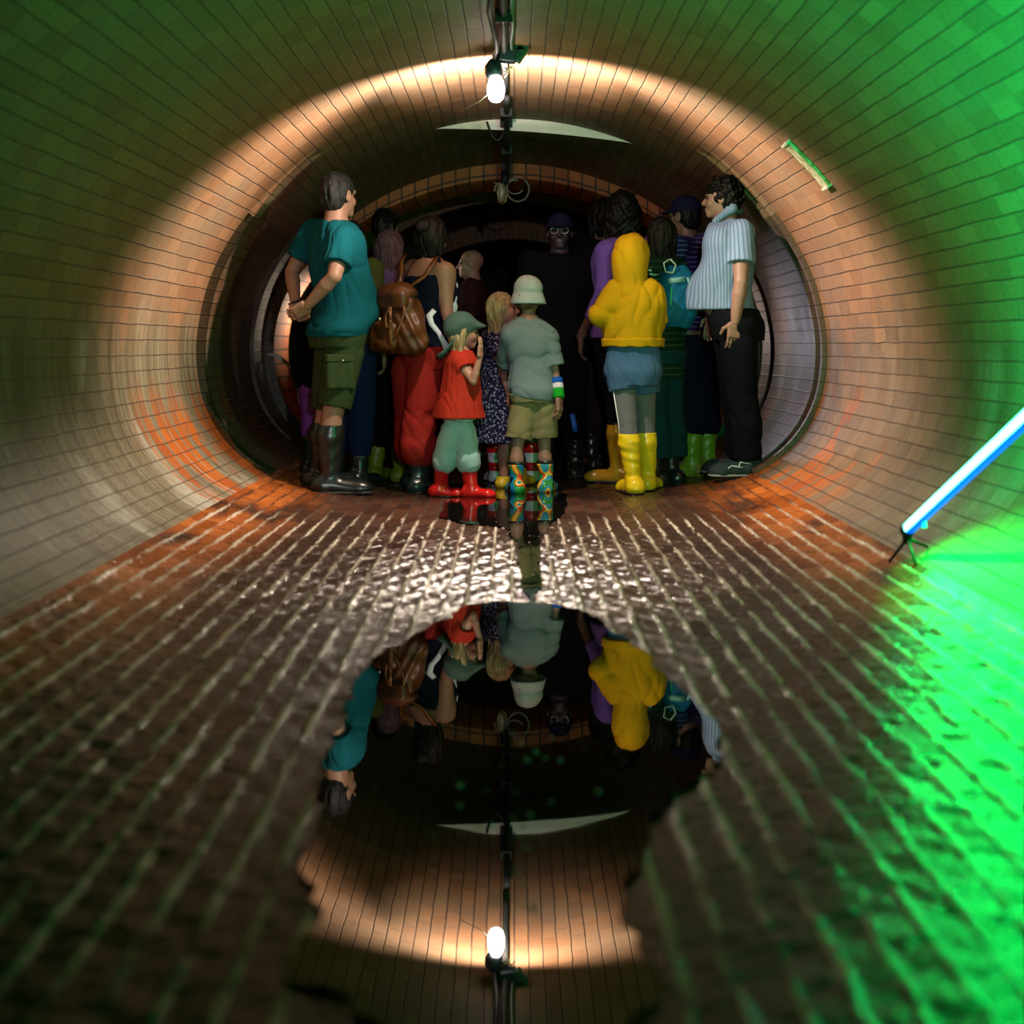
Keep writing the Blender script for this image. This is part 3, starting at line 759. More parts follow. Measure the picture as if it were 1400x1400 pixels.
def nets(D, lo, h):
    S = D < 0
    c = [S[a:S.shape[0]-1+a, b:S.shape[1]-1+b, e:S.shape[2]-1+e] for a in (0, 1) for b in (0, 1) for e in (0, 1)]
    cnt = sum(x.astype(np.int8) for x in c); act = (cnt > 0) & (cnt < 8)
    idx = np.argwhere(act); vid = np.full(act.shape, -1, dtype=np.int64); vid[act] = np.arange(len(idx))
    acc = np.zeros((len(idx), 3)); num = np.zeros(len(idx))
    cs = [(a, b, e) for a in (0, 1) for b in (0, 1) for e in (0, 1)]
    val = {o: D[idx[:, 0]+o[0], idx[:, 1]+o[1], idx[:, 2]+o[2]] for o in cs}
    for o in cs:
        for axn in range(3):
            if o[axn]: continue
            q = list(o); q[axn] = 1; q = tuple(q)
            a, b = val[o], val[q]; m = (a < 0) != (b < 0); t = a[m]/(a[m]-b[m])
            p = np.tile(np.array(o, float), (m.sum(), 1)); p[:, axn] += t
            acc[m] += p; num[m] += 1
    V = lo + h*(idx + acc/num[:, None])
    faces = []
    for axn in range(3):
        o1, o2 = [i for i in range(3) if i != axn]
        sl0 = [slice(None)]*3; sl1 = [slice(None)]*3; sl0[axn] = slice(0, -1); sl1[axn] = slice(1, None)
        A_, B_ = S[tuple(sl0)], S[tuple(sl1)]
        e = np.argwhere(A_ != B_); e = e[(e[:, o1] > 0) & (e[:, o2] > 0) & (e[:, o1] < S.shape[o1]-1) & (e[:, o2] < S.shape[o2]-1)]
        if not len(e): continue
        fl = A_[tuple(e.T)]
        def g(d1, d2):
            q = e.copy(); q[:, o1] -= d1; q[:, o2] -= d2; return vid[tuple(q.T)]
        Q = np.stack([g(1, 1), g(0, 1), g(0, 0), g(1, 0)], 1)
        flip = fl if axn != 1 else ~fl
        Q[~flip] = Q[~flip][:, ::-1]; faces.append(Q)
    Q = np.concatenate(faces); Q = Q[(Q >= 0).all(1)]
    return V, Q

def mesh_obj(name, parts, mat, parent):
    V = []; Fc = []; n = 0
    for v, q in parts: V.append(v); Fc.append(q+n); n += len(v)
    V = np.concatenate(V); Fc = np.concatenate(Fc)
    me = bpy.data.meshes.new(name); me.vertices.add(len(V)); me.vertices.foreach_set('co', V.astype(np.float32).ravel())
    me.loops.add(Fc.size); me.loops.foreach_set('vertex_index', Fc.astype(np.int32).ravel())
    me.polygons.add(len(Fc)); me.polygons.foreach_set('loop_start', np.arange(0, Fc.size, 4, dtype=np.int32))
    me.update(calc_edges=True); me.validate()
    return link(name, me, parent, mat, True)

# ------------------------------------------------------------------ cloth, skin and hair materials
def cloth(name, col, var=.18, rough=.9, kind=None, c2=None, per=.012, axis=2, duty=.5, warp=.02, nscale=40, spec=.1, bump=.35):
    m, nt, b = new_mat(name); tc = nd(nt, 'ShaderNodeTexCoord'); O = tc.outputs['Object']
    nz = noise(nt, O, nscale, 4, .6); c = mixc(nt, nz.outputs[0], tuple(x*(1-var) for x in col), tuple(min(1, x*(1+var)) for x in col))
    sep = nd(nt, 'ShaderNodeSeparateXYZ'); nt.links.new(O, sep.inputs[0])
    if kind == 'stripe':
        w = noise(nt, O, 6, 1)
        p = mth(nt, 'ADD', sep.outputs[axis], mth(nt, 'MULTIPLY', w.outputs[0], warp))
        if axis == 9: pass
        s = mth(nt, 'LESS_THAN', mth(nt, 'FRACT', mth(nt, 'DIVIDE', p, per)), duty); c = mixc(nt, s, c, c2)
    elif kind == 'vstripe':
        an = mth(nt, 'ARCTAN2', mth(nt, 'ADD', sep.outputs[0], .05), sep.outputs[1])
        s = mth(nt, 'LESS_THAN', mth(nt, 'FRACT', mth(nt, 'DIVIDE', an, per)), duty); c = mixc(nt, s, c, c2)
    elif kind == 'blob':
        w = noise(nt, O, 1/per, 2); c = mixc(nt, ramp(nt, w.outputs[0], .5, .56), c, c2)
    elif kind == 'flower':
        w = nd(nt, 'ShaderNodeTexVoronoi'); w.inputs['Scale'].default_value = 1/per; nt.links.new(O, w.inputs['Vector'])
        c = mixc(nt, mth(nt, 'LESS_THAN', w.outputs[0], duty), c, c2)
    nt.links.new(c, b.inputs['Base Color']); b.inputs['Roughness'].default_value = rough; b.inputs['Specular IOR Level'].default_value = spec
    bp = nd(nt, 'ShaderNodeBump'); bp.inputs['Strength'].default_value = bump; bp.inputs['Distance'].default_value = .003
    fn = noise(nt, O, 260, 2); nt.links.new(mth(nt, 'ADD', mth(nt, 'MULTIPLY', nz.outputs[0], .8), mth(nt, 'MULTIPLY', fn.outputs[0], .5)), bp.inputs['Height'])
    nt.links.new(bp.outputs[0], b.inputs['Normal'])
    return m
def skin(name, col):
    m, nt, b = new_mat(name); tc = nd(nt, 'ShaderNodeTexCoord'); nz = noise(nt, tc.outputs['Object'], 22, 4)
    c = mixc(nt, nz.outputs[0], (col[0]*.92, col[1]*.8, col[2]*.76), (min(1, col[0]*1.08), col[1]*1.12, col[2]*1.14))
    nt.links.new(c, b.inputs['Base Color']); b.inputs['Roughness'].default_value = .5; b.inputs['Specular IOR Level'].default_value = .35
    b.inputs['Subsurface Weight'].default_value = 0
    return m
def hairm(name, col):
    m, nt, b = new_mat(name); tc = nd(nt, 'ShaderNodeTexCoord'); nz = noise(nt, mapv(nt, tc.outputs['Object'], (70, 70, 9)), 1, 4, .6)
    c = mixc(nt, ramp(nt, nz.outputs[0], .3, .7), tuple(x*.55 for x in col), tuple(min(1, x*1.35) for x in col)); nt.links.new(c, b.inputs['Base Color'])
    b.inputs['Roughness'].default_value = .55; b.inputs['Specular IOR Level'].default_value = .14
    bp = nd(nt, 'ShaderNodeBump'); bp.inputs['Strength'].default_value = .6; bp.inputs['Distance'].default_value = .006
    nt.links.new(nz.outputs[0], bp.inputs['Height']); nt.links.new(bp.outputs[0], b.inputs['Normal'])
    return m
SKIN = skin('skin_light', (.30, .165, .12)); SKIN2 = skin('skin_warm', (.25, .145, .105)); SKIN_D = skin('skin_tan', (.13, .075, .06))
H_DARK = hairm('hair_dark', (.004, .0032, .003)); H_GREY = hairm('hair_dark_grey', (.018, .018, .019)); H_BLOND = hairm('hair_blond', (.34, .25, .135)); H_BROWN = hairm('hair_brown', (.075, .050, .055))
EYE_M = simple('eye_dark', (.02, .014, .012), .15)
LIP_M = simple('lip', (.45, .16, .13), .5)
SOLE = simple('rubber_sole', (.02, .02, .02), .6)

# ------------------------------------------------------------------ figures
class Figure:
    """root at the feet; every joint is kept in root coordinates with the world's axes"""
    def __init__(s, label, px, d, H, yaw, hyaw=None, hpitch=0, bulk=1.0, lean=(0, 0), z0=None, cat='person', hh=None, res=.008, off=0):
        X = (px-VX)*d/F; s.z0 = floor_z(X) if z0 is None else z0
        s.o = Vector((X, d, s.z0)); s.d = d; s.H = H; s.bulk = bulk; s.res = res
        s.root = empty('person', s.o, label, cat)
        y = math.radians(yaw); s.R = Vector((math.cos(y), math.sin(y), 0)); s.Fw = Vector((-math.sin(y), math.cos(y), 0))
        hy = math.radians(yaw if hyaw is None else hyaw); hp = math.radians(hpitch)
        s.hr = Vector((math.cos(hy), math.sin(hy), 0)); f0 = Vector((-math.sin(hy), math.cos(hy), 0))
        s.hf = (f0*math.cos(hp)+Vector((0, 0, 1))*math.sin(hp)); s.hu = s.hr.cross(s.hf)
        s.hh = hh or (H/7.4 if H > 1.45 else .165+.04*H)
        s.child = H < 1.45
        s.lean = Vector((lean[0], lean[1], 0))
        s.hip = .49*H if not s.child else .46*H
        s.neck = H - s.hh - .022*H; s.sh = s.neck - .025*H
        k = H*bulk
        s.shw = .105*k if not s.child else .098*k
        s.head = s.at(0, 0, H-s.hh*.5) + s.hf*.012
        s.J = {}
        for q, sg in (('R', 1), ('L', -1)):
            s.J['s'+q] = s.at(sg*s.shw, 0, s.sh); s.J['e'+q] = s.at(sg*(s.shw+.03*H), -.005*H, s.sh-.17*H); s.J['w'+q] = s.at(sg*(s.shw+.035*H), .03*H, s.sh-.315*H)
            s.J['h'+q] = s.at(sg*.048*k, 0, s.hip); s.J['k'+q] = s.at(sg*.052*k, .008*H, .27*H); s.J['a'+q] = s.at(sg*.055*k, -.015*H, .05*H)
            s.J['t'+q] = None
    def at(s, r, f, z):
        t = max(0.0, (z-.45*s.H)/(.4*s.H)); return s.R*r + s.Fw*f + s.lean*min(t, 1.3) + Vector((0, 0, z))
    def px(s, x, y, d=None): return W(x, y, d or s.d) - s.o
    def set(s, **kw):
        for k, v in kw.items(): s.J[k] = Vector(v)
        return s
    def secs(s, rows, off=0):
        """rows: (z/H, half width/H, half depth/H, forward offset/H, right offset/H)"""
        out = []
        for row in rows:
            z, w, d = row[:3]; f = row[3] if len(row) > 3 else 0; r = row[4] if len(row) > 4 else 0
            c = s.at(r*s.H, f*s.H, z*s.H); out.append((z*s.H, c.x, c.y, w*s.H*s.bulk+off, d*s.H*s.bulk+off))
        return out
    def torso_rows(s, fem=False, belly=0):
        n, sh, hp, H = s.neck/s.H, s.sh/s.H, s.hip/s.H, 1
        wa = .62*sh+.38*hp if False else hp+(sh-hp)*.36
        ch = hp+(sh-hp)*.72
        wd = .078 if fem else .086
        return [(hp-.035, .085, .066, -.004), (hp+.02, .098, .072, -.004), (wa, wd, .062+belly*.35, .004+belly*.5), (hp+(sh-hp)*.2, (wd+.098)/2, .066+belly*.35, .003+belly*.5),
                (ch, .095, .066, .0), (sh-.03, .098, .058, -.004), (sh+.012, .072, .044, -.006), (n+.004, .042, .038, -.006)]
    def hand(s, wr, d, palm, side, curl=.35, sc=None, h=.0042):
        """palm and five fingers; d = along the fingers, palm = the way the palm faces, side = towards the thumb"""
        sc = sc or s.hh/.235; d = Vector(d).normalized(); palm = Vector(palm); palm = (palm-d*palm.dot(d)).normalized(); t = Vector(side); t = (t-d*t.dot(d)-palm*t.dot(palm)).normalized()
        wr = Vector(wr); M = np.array([list(t), list(d), list(palm)]).T
        pr = [cap(wr-d*.03*sc, wr+d*.02*sc, .024*sc, .027*sc, .015, sq=(palm, .75)), rbox(wr+d*.05*sc, (.039*sc, .046*sc, .015*sc), M, .012*sc, .012)]
        for i, (o, ln) in enumerate(((.029, .070), (.0098, .079), (-.0098, .074), (-.029, .058))):
            p = wr+d*.088*sc+t*o*sc; a = curl*(.8+.15*i); r = (.0086, .0088, .0084, .0075)[i]*sc
            dd = d.copy()
            for j, fr in enumerate((.44, .31, .25)):
                an = a*(.6+.5*j); dd = (d*math.cos(a*.6+an*j*.75)+palm*math.sin(a*.6+an*j*.75)); q = p+dd*ln*sc*fr
                pr.append(cap(p, q, r, r*.92, .004)); p = q; r *= .92
        p = wr+d*.02*sc+t*.03*sc; dd = (d*.62+t*.75+palm*.25).normalized(); q = p+dd*.042*sc
        pr.append(cap(p, q, .0125*sc, .010*sc, .012)); pr.append(cap(q, q+(d*.9+t*.25+palm*.35).normalized()*.034*sc, .010*sc, .008*sc, .006))
        return sculpt(pr, h*max(.8, sc))
    def head_prims(s):
        k = s.hh/.235; c = s.head
        def p(r, f, u): return c + (s.hr*r+s.hf*f+s.hu*u)*k
        M = np.array([list(s.hr), list(s.hf), list(s.hu)]).T
        ck = 1.0 if not s.child else 1.06
        pr = [ell(p(0, -.016, .032), (.075*k*ck, .095*k, .086*k), M, .03), ell(p(0, .028, -.042), (.056*k*ck, .060*k, .068*k), M, .03),
              cap(p(-.014, .066, -.092), p(.014, .066, -.092), .018*k, .018*k, .025),
              cap(p(0, .084, .006), p(0, .102, -.026), .009*k, .013*k, .012), cap(p(-.012, .09, -.03), p(.012, .09, -.03), .008*k, .008*k, .01),
              cap(p(-.036, .074, .026), p(.036, .074, .026), .012*k, .012*k, .018), ell(p(.036, .058, -.03), (.024*k, .022*k, .022*k), M, .02), ell(p(-.036, .058, -.03), (.024*k, .022*k, .022*k), M, .02),
              ell(p(.032, .096, .006), (.017*k, .014*k, .010*k), M, .012, 's'), ell(p(-.032, .096, .006), (.017*k, .014*k, .010*k), M, .012, 's'),
              cap(p(-.018, .083, -.058), p(.018, .083, -.058), .008*k, .008*k, .006), cap(p(-.016, .084, -.071), p(.016, .084, -.071), .008*k, .008*k, .006),
              cap(p(-.02, .096, -.0645), p(.02, .096, -.0645), .003*k, .003*k, .003, op='s')]
        for sg in (1, -1):
            pr.append(ell(p(sg*.078, -.008, -.004), (.011*k, .021*k, .033*k), M, .008)); pr.append(ell(p(sg*.088, -.004, -.002), (.008*k, .010*k, .018*k), M, .005, 's'))
        nb = s.at(0, -.012*s.H, s.neck-.01*s.H); nr = (.034 if not s.child else .030)*s.H*min(s.bulk, 1.05)
        pr.append(cap(nb, p(0, -.02, -.06), nr*1.05, nr*.92, .025))
        return pr
    def eyes(s):
        k = s.hh/.235
        for sg in (1, -1):
            c = s.head + (s.hr*sg*.032+s.hf*.079+s.hu*.006)*k
            MB().lathe([(.001, -.0115*k), (.008*k, -.008*k), (.0115*k, 0), (.008*k, .008*k), (.001, .0115*k)], c, None, 10).build('eye', EYE_M, s.root)
        return s
    def arm_r(s): b = min(s.bulk, 1.15); k = s.H*b*(1.0 if not s.child else .92); return .029*k, .0225*k, .0155*k
    def leg_r(s): b = min(s.bulk, 1.15); k = s.H*b; return .050*k, .033*k, .021*k
    def body(s, mat, hands=(), fem=False, belly=0, arms='RL', toes=True, hhres=.0045):
        r = s.arm_r(); g = s.leg_r(); J = s.J; fa = s.Fw
        pr = [stack(s.secs(s.torso_rows(fem, belly)), s.R, s.Fw, .03)]
        pr.append(cap(s.at(0, -.012*s.H, s.neck-.02*s.H), s.head-s.hu*.07, .033*s.H, .03*s.H, .03))
        for q in 'RL':
            pr.append(cap(s.at(0, -.006*s.H, s.neck-.02*s.H), J['s'+q], .036*s.H, .034*s.H, .04))
            if q in arms:
                pr += [cap(J['s'+q], J['e'+q], r[0]*1.12, r[1]*.94, .03), cap(J['e'+q], J['e'+q].lerp(J['w'+q], .3), r[1]*.94, r[1]*.98, .006), cap(J['e'+q].lerp(J['w'+q], .3), J['w'+q], r[1]*.98, r[2], .004)]
            pr += [cap(J['h'+q], J['k'+q], g[0], g[1]*.95, .03), cap(J['k'+q], J['k'+q].lerp(J['a'+q], .35)-fa*.008*s.H, g[1]*.94, g[1]*.98, .008), cap(J['k'+q].lerp(J['a'+q], .35)-fa*.008*s.H, J['a'+q], g[1]*1.0, g[2], .02)]
            tf = s.toe(q); pr += [cap(J['a'+q]-Vector((0, 0, .012*s.H)), J['a'+q]+tf*.075*s.H-Vector((0, 0, .032*s.H)), .017*s.H, .012*s.H, .02), ell(J['a'+q]-tf*.012*s.H-Vector((0, 0, .022*s.H)), (.018*s.H,)*3, None, .02)]
        parts = [sculpt(pr, s.res), sculpt(s.head_prims(), hhres)]
        parts += list(hands)
        return mesh_obj('body', parts, mat, s.root)
    def toe(s, q):
        return (Vector(s.J['t'+q]) if s.J['t'+q] is not None else s.Fw).normalized()
    # garments
    def top(s, name, mat, hem, off=.016, sleeve=.55, rows=None, fem=False, belly=0, wr=(3, .004, 34), flare=0, hemn=(0, 0, -1), k=.035, neck=True, soff=.016, res=None, arms='RL', yoke=True):
        """a shirt or dress down to height hem (m); sleeve = share of the arm covered, up to 2 (wrist)"""
        r = s.arm_r(); rw = rows or s.torso_rows(fem, belly)
        rw = sorted(rw); zt = (s.neck+.004*s.H)/s.H
        if hem/s.H < rw[0][0]: rw = [(hem/s.H-.02, rw[0][1]+.012+flare, rw[0][2]+.012+flare, rw[0][3])] + [a for a in rw]
        pr = [stack(s.secs(rw, off), s.R, s.Fw, k)]
        for q in 'RL':
            if yoke: pr.append(cap(s.at(0, -.006*s.H, s.neck-.022*s.H), s.J['s'+q], .036*s.H+off*.4, .034*s.H+off*.5, .03))
            if sleeve <= 0 or q not in arms: continue
            a, e, w = s.J['s'+q], s.J['e'+q], s.J['w'+q]
            if sleeve <= 1: pr.append(cap(a, a.lerp(e, sleeve), r[0]*1.1+soff*.7, r[0]+soff*1.1, .018, flat1=True))
            else:
                pr.append(cap(a, e, r[0]*1.1+soff, r[1]+soff, .03)); pr.append(cap(e, e.lerp(w, sleeve-1), r[1]+soff, r[2]+soff*.7, .02, flat1=True))
        dsp = folds(wr[0], wr[1], wr[2]*1.9) if wr else None
        clip = [((s.at(0, 0, hem)), hemn)]
        return mesh_obj(name, [sculpt(pr, res or s.res, dsp, clip)], mat, s.root)
    def bottoms(s, name, mat, top, hem, off=.014, flare=0.0, wr=(5, .004, 36), belly=0, loose=0.0, res=None, gather=0):
        """shorts or trousers from height top to hem (share of leg: 1 = knee, 2 = ankle)"""
        g = s.leg_r(); rw = [a for a in s.torso_rows() if a[0]*s.H < top+.06]
        rw = sorted(rw)[:4]; rw[0] = (rw[0][0], rw[0][1], rw[0][2], rw[0][3])
        pr = [stack(s.secs(rw, off), s.R, s.Fw, .03)]
        for q in 'RL':
            h_, k_, a_ = s.J['h'+q], s.J['k'+q], s.J['a'+q]
            if hem <= 1: pr.append(cap(h_, h_.lerp(k_, hem), g[0]+off, g[0]+(g[1]-g[0])*hem+off+flare, .010, flat1=True))
            else:
                pr.append(cap(h_, k_, g[0]+off, g[1]+off+loose, .012)); e = k_.lerp(a_, hem-1)
                if hem > 1.45:
                    cf = k_.lerp(a_, .35)-s.Fw*.008*s.H
                    pr += [cap(k_, cf, g[1]+off+loose, g[1]*1.04+off+loose, .012), cap(cf, e, g[1]*1.04+off+loose, g[2]+(g[1]-g[2])*(2-hem)+off+flare+loose*.8, .012, flat1=True)]
                else: pr.append(cap(k_, e, g[1]+off+loose, g[2]+(g[1]-g[2])*(2-hem)+off+flare+loose*.8, .012, flat1=True))
                if gather: pr.append(cap(k_.lerp(a_, (hem-1)*.7), k_.lerp(a_, (hem-1)*.93), g[1]+off+loose+gather, g[1]+off+loose+gather*.6, .02))
        return mesh_obj(name, [sculpt(pr, res or s.res, folds(wr[0], wr[1], wr[2]*1.9, (1, 1, .7)) if wr else None, [(s.at(0, 0, top), (0, 0, 1))])], mat, s.root)
    def boot(s, q, mat, topz, length=None, rtop=None, sole=SOLE, name='boot', shoe=False):
        a = s.J['a'+q]; k_ = s.J['k'+q]; t = s.toe(q); g = s.leg_r(); ln = length or .165*s.H; w = ln*.19
        gz = floor_z(s.o.x+a.x+t.x*ln*.3) - s.z0 if not shoe else 0
        rt = rtop or g[1]*1.05+.014
        up = (k_-a); tp = a + up*((topz-a.z)/up.z)
        ctr = Vector((a.x, a.y, gz)); hl = ctr - t*ln*.24
        ank = Vector((a.x, a.y, gz+ln*.34))
        pr = []
        if not shoe:
            cf = k_.lerp(a, .35)-s.Fw*.008*s.H; o_ = .011
            pr += [cap(ank, cf, g[2]+.013, g[1]*1.05+o_, .015), cap(cf, k_, g[1]*1.06+o_, g[1]+o_, .015)]
        else: pr += [cap(ank-Vector((0, 0, .03)), ank+Vector((0, 0, .02)), g[2]+.014, g[2]+.016, .02, flat1=True)]
        pr += [ell(hl+t*ln*.06+Vector((0, 0, ln*.17)), (w*1.05, w*1.05, ln*.2), None, .03),
               cap(hl+t*ln*.12+Vector((0, 0, ln*.16)), hl+t*ln*.78+Vector((0, 0, ln*.115)), w*1.08, w*1.12, .03, sq=((0, 0, 1), .85)), ell(hl+t*ln*.84+Vector((0, 0, ln*.105)), (w*1.1, w*1.1, ln*.115), None, .03)]
        o = mesh_obj(name, [sculpt(pr, .006 if s.res < .01 else .009, waves(int(abs(a.x)*999) % 97, .0022, 60), [(ctr+Vector((0, 0, ln*.03)), (0, 0, -1))] + ([] if shoe else [(tp, (0, 0, 1))]))], mat, s.root)
        M = np.array([[t.y, t.x, 0], [-t.x, t.y, 0], [0, 0, 1]])
        pr = [cap(hl+t*ln*.08+Vector((0, 0, ln*.03)), hl+t*ln*.85+Vector((0, 0, ln*.03)), w*1.02, w*1.14, .01)]
        so = mesh_obj('sole', [sculpt(pr, .0055, None, [(ctr+Vector((0, 0, ln*.06)), (0, 0, 1)), (ctr+Vector((0, 0, .003)), (0, 0, -1))])], sole, o)
        return o
    def hair(s, mat, long=0, vol=1.0, low=-.02, face=True, seed=1, back=None, curly=0, fwidth=.10, name='hair', under=None):
        """hair over the skull; long = length below the chin (m) of hair hanging behind and beside"""
        k = s.hh/.235; c = s.head; M = np.array([list(s.hr), list(s.hf), list(s.hu)]).T
        def p(r, f, u): return c + (s.hr*r+s.hf*f+s.hu*u)*k
        pr = [ell(p(0, -.022, .040), (.084*k*vol, .101*k*vol, .092*k*vol), M, .02), ell(p(0, -.05, -.02), (.074*k*vol, .066*k*vol, .075*k*vol), M, .03)]
        if long:
            zt = (p(0, -.04, .02)).z; zb = (p(0, 0, -.10)).z - long; q = p(0, -.045, 0)
            f0 = Vector((s.hf.x, s.hf.y, 0)).normalized()
            q2 = q - f0*.012; bb = back or 1.0
            pr.append(stack([(zb, q2.x-f0.x*.01, q2.y-f0.y*.01, .052*k*vol*bb, .030*k*bb), (zb+(zt-zb)*.4, q2.x, q2.y, .085*k*vol*bb, .048*k*bb), (zb+(zt-zb)*.75, q.x, q.y, .088*k*vol, .066*k), (zt, q.x+f0.x*.02*k, q.y+f0.y*.02*k, .082*k*vol, .08*k)], s.hr, f0, .03))
            for sg in (1, -1):
                a = p(sg*.078*vol, -.018, .02); b = p(sg*.080*vol, -.034, -.09)-Vector((0, 0, long*.75)); pr.append(cap(a, b, .020*k, .016*k, .02))
        if face:
            pr.append(ell(p(0, .105, -.045), (fwidth*.72*k, .088*k, .095*k), M, .012, 's'))
            pr.append(ell(p(0, .12, -.01), (.055*k, .06*k, .055*k), M, .012, 's'))
        d1 = waves(seed, .004*k+curly*.4, 90 if not curly else 60, (1.3, 1.3, .25) if not curly else (1, 1, 1)); d2 = waves(seed+9, .003*k+curly, 160 if not curly else 120, (1.3, 1.3, .15) if not curly else (1, 1, 1))
        clip = []
        if under is not None: clip.append((p(0, 0, under), s.hu))
        if not long: clip.append((p(0, -.05, -.085), (-s.hu)))
        return mesh_obj(name, [sculpt(pr, .0055, lambda P: d1(P)+d2(P), clip)], mat, s.root)
    def cap_hat(s, mat, name='cap', brim=True, lift=.03, vol=1.06):
        k = s.hh/.235; c = s.head; M = np.array([list(s.hr), list(s.hf), list(s.hu)]).T
        def p(r, f, u): return c + (s.hr*r+s.hf*f+s.hu*u)*k
        pr = [ell(p(0, -.016, .042), (.084*k*vol, .104*k*vol, .094*k*vol), M, .01)]
        v, q = sculpt(pr, .006, None, [(p(0, 0, lift), (-s.hu))]); o = mesh_obj(name, [(v, q)], mat, s.root)
        if brim:
            pr = [ell(p(0, .085, lift+.004), (.072*k, .085*k, .012*k), M, .01)]
            mesh_obj('brim', [sculpt(pr, .005, None, [(p(0, .06, 0), (-s.hf))])], mat, o)
        return o
    def slab(s, name, mat, prims, h=.006, disp=None, clip=None, parent=None):
        return mesh_obj(name, [sculpt(prims, h, disp, clip)], mat, parent or s.root)

# ------------------------------------------------------------------ the visitors
def leather(name, col, rough=.45):
    m, nt, b = new_mat(name); tc = nd(nt, 'ShaderNodeTexCoord'); nz = noise(nt, tc.outputs['Object'], 14, 5, .65)
    nt.links.new(mixc(nt, ramp(nt, nz.outputs[0], .3, .7), tuple(x*.5 for x in col), tuple(x*1.3 for x in col)), b.inputs['Base Color'])
    b.inputs['Roughness'].default_value = rough; b.inputs['Specular IOR Level'].default_value = .4
    n2 = noise(nt, tc.outputs['Object'], 90, 3); bp = nd(nt, 'ShaderNodeBump'); bp.inputs['Strength'].default_value = .3; bp.inputs['Distance'].default_value = .003
    nt.links.new(n2.outputs[0], bp.inputs['Height']); nt.links.new(bp.outputs[0], b.inputs['Normal']); return m
def rubber(name, col, rough=.28): return simple(name, col, rough, 0, .5, .06, 30)
R_BLACK = rubber('black_boot_rubber', (.010, .014, .014)); R_GREEN = rubber('dark_green_boot_rubber', (.008, .025, .022)); R_YEL = rubber('yellow_boot_rubber', (.80, .56, .010), .3)
R_RED = rubber('red_boot_rubber', (.55, .008, .008)); R_LIME = rubber('lime_boot_rubber', (.12, .22, .01), .4); R_OCH = rubber('ochre_boot_rubber', (.45, .24, .015)); R_MUST = rubber('mustard_boot_rubber', (.65, .45, .02), .4)
def art_boot():
    m, nt, b = new_mat('multicolour_boot_rubber'); tc = nd(nt, 'ShaderNodeTexCoord'); nz = noise(nt, mapv(nt, tc.outputs['Object'], (1, 1, .55)), 11, 1, .4, .35)
    cr = nd(nt, 'ShaderNodeValToRGB'); cr.color_ramp.interpolation = 'CONSTANT'; e = cr.color_ramp.elements
    cols = [(0, (.005, .01, .02)), (.34, (.01, .20, .40)), (.43, (.02, .30, .06)), (.49, (.70, .06, .02)), (.53, (.85, .50, .06)), (.57, (.03, .28, .42)), (.64, (.03, .26, .06)), (.72, (.01, .02, .03))]
    while len(e) < len(cols): e.new(.5)
    for x, (p, c) in zip(e, cols): x.position = p; x.color = (*c, 1)
    nt.links.new(nz.outputs[0], cr.inputs[0]); nt.links.new(cr.outputs[0], b.inputs['Base Color']); b.inputs['Roughness'].default_value = .25; return m
def band_boot():
    m, nt, b = new_mat('banded_boot_rubber'); tc = nd(nt, 'ShaderNodeTexCoord'); sp = nd(nt, 'ShaderNodeSeparateXYZ'); nt.links.new(tc.outputs['Object'], sp.inputs[0])
    cr = nd(nt, 'ShaderNodeValToRGB'); cr.color_ramp.interpolation = 'CONSTANT'; e = cr.color_ramp.elements
    cols = [(0, (.62, .66, .75)), (.25, (.55, .01, .012)), (.42, (.72, .66, .80)), (.62, (.60, .008, .01)), (.82, (.03, .035, .04)), (.93, (.55, .01, .012))]
    while len(e) < len(cols): e.new(.5)
    for x, (p, c) in zip(e, cols): x.position = p; x.color = (*c, 1)
    nt.links.new(mth(nt, 'DIVIDE', sp.outputs[2], .29), cr.inputs[0]); nt.links.new(cr.outputs[0], b.inputs['Base Color']); b.inputs['Roughness'].default_value = .25; return m

# --- man in the teal shirt, hands clasped behind his back
p = Figure('man in teal T-shirt and green cargo shorts, hands clasped behind his back, black boots', 462, 8.0, 1.735, -54, -40, 0, 1.05, (.0, 0), res=.0075)
p.set(sR=p.px(469, 331, 7.87), eR=p.px(457, 378, 7.78), wR=p.px(421, 417, 7.86), sL=p.px(428, 318, 8.16), eL=p.px(399, 372, 8.17), wL=p.px(404, 414, 8.02),
      hR=p.px(471, 482, 7.95), kR=p.px(455, 566, 7.93), aR=p.px(452, 652, 7.93), hL=p.px(456, 482, 8.1), kL=p.px(446, 568, 8.14), aL=p.px(437, 646, 8.16), tR=(1, .08, 0), tL=(.9, .35, 0))
p.body(SKIN, [p.hand(p.J['wR'], (-.75, .25, -.45), (-.2, .8, .35), (.4, .1, -.9), .55), p.hand(p.J['wL'], (.35, -.35, -.8), (.5, -.75, .1), (-.8, -.3, -.2), .8)], belly=.05)
p.hair(H_GREY, 0, 1.0, seed=4)
p.top('t_shirt', cloth('teal_jersey', (.002, .065, .085)), p.px(0, 461).z, .017, .66, belly=.05, wr=(12, .008, 34), soff=.020)
SH_G = cloth('green_cotton', (.026, .044, .016))
p.bottoms('cargo_shorts', SH_G, p.px(0, 455).z, .88, .014, .012, wr=(7, .005, 34))
kk = p.px(462, 492, 7.86); M = np.array([list(p.R), list(p.Fw), [0, 0, 1]]).T
p.slab('pocket', SH_G, [rbox(p.px(464, 512, 7.845), (.025, .085, .08), M, .015)], .006, waves(3, .003, 50))
p.slab('pocket_flap', SH_G, [rbox(p.px(464, 490, 7.838), (.024, .088, .022), M, .008)], .006)
MB().lathe([(.001, 0), (.006, .001), (.006, .004), (.001, .006)], p.px(469, 493, 7.81), rot_to((0, -1, 0)), 10).build('snap_button', simple('pale_metal', (.7, .7, .65), .3, .8), p.root)
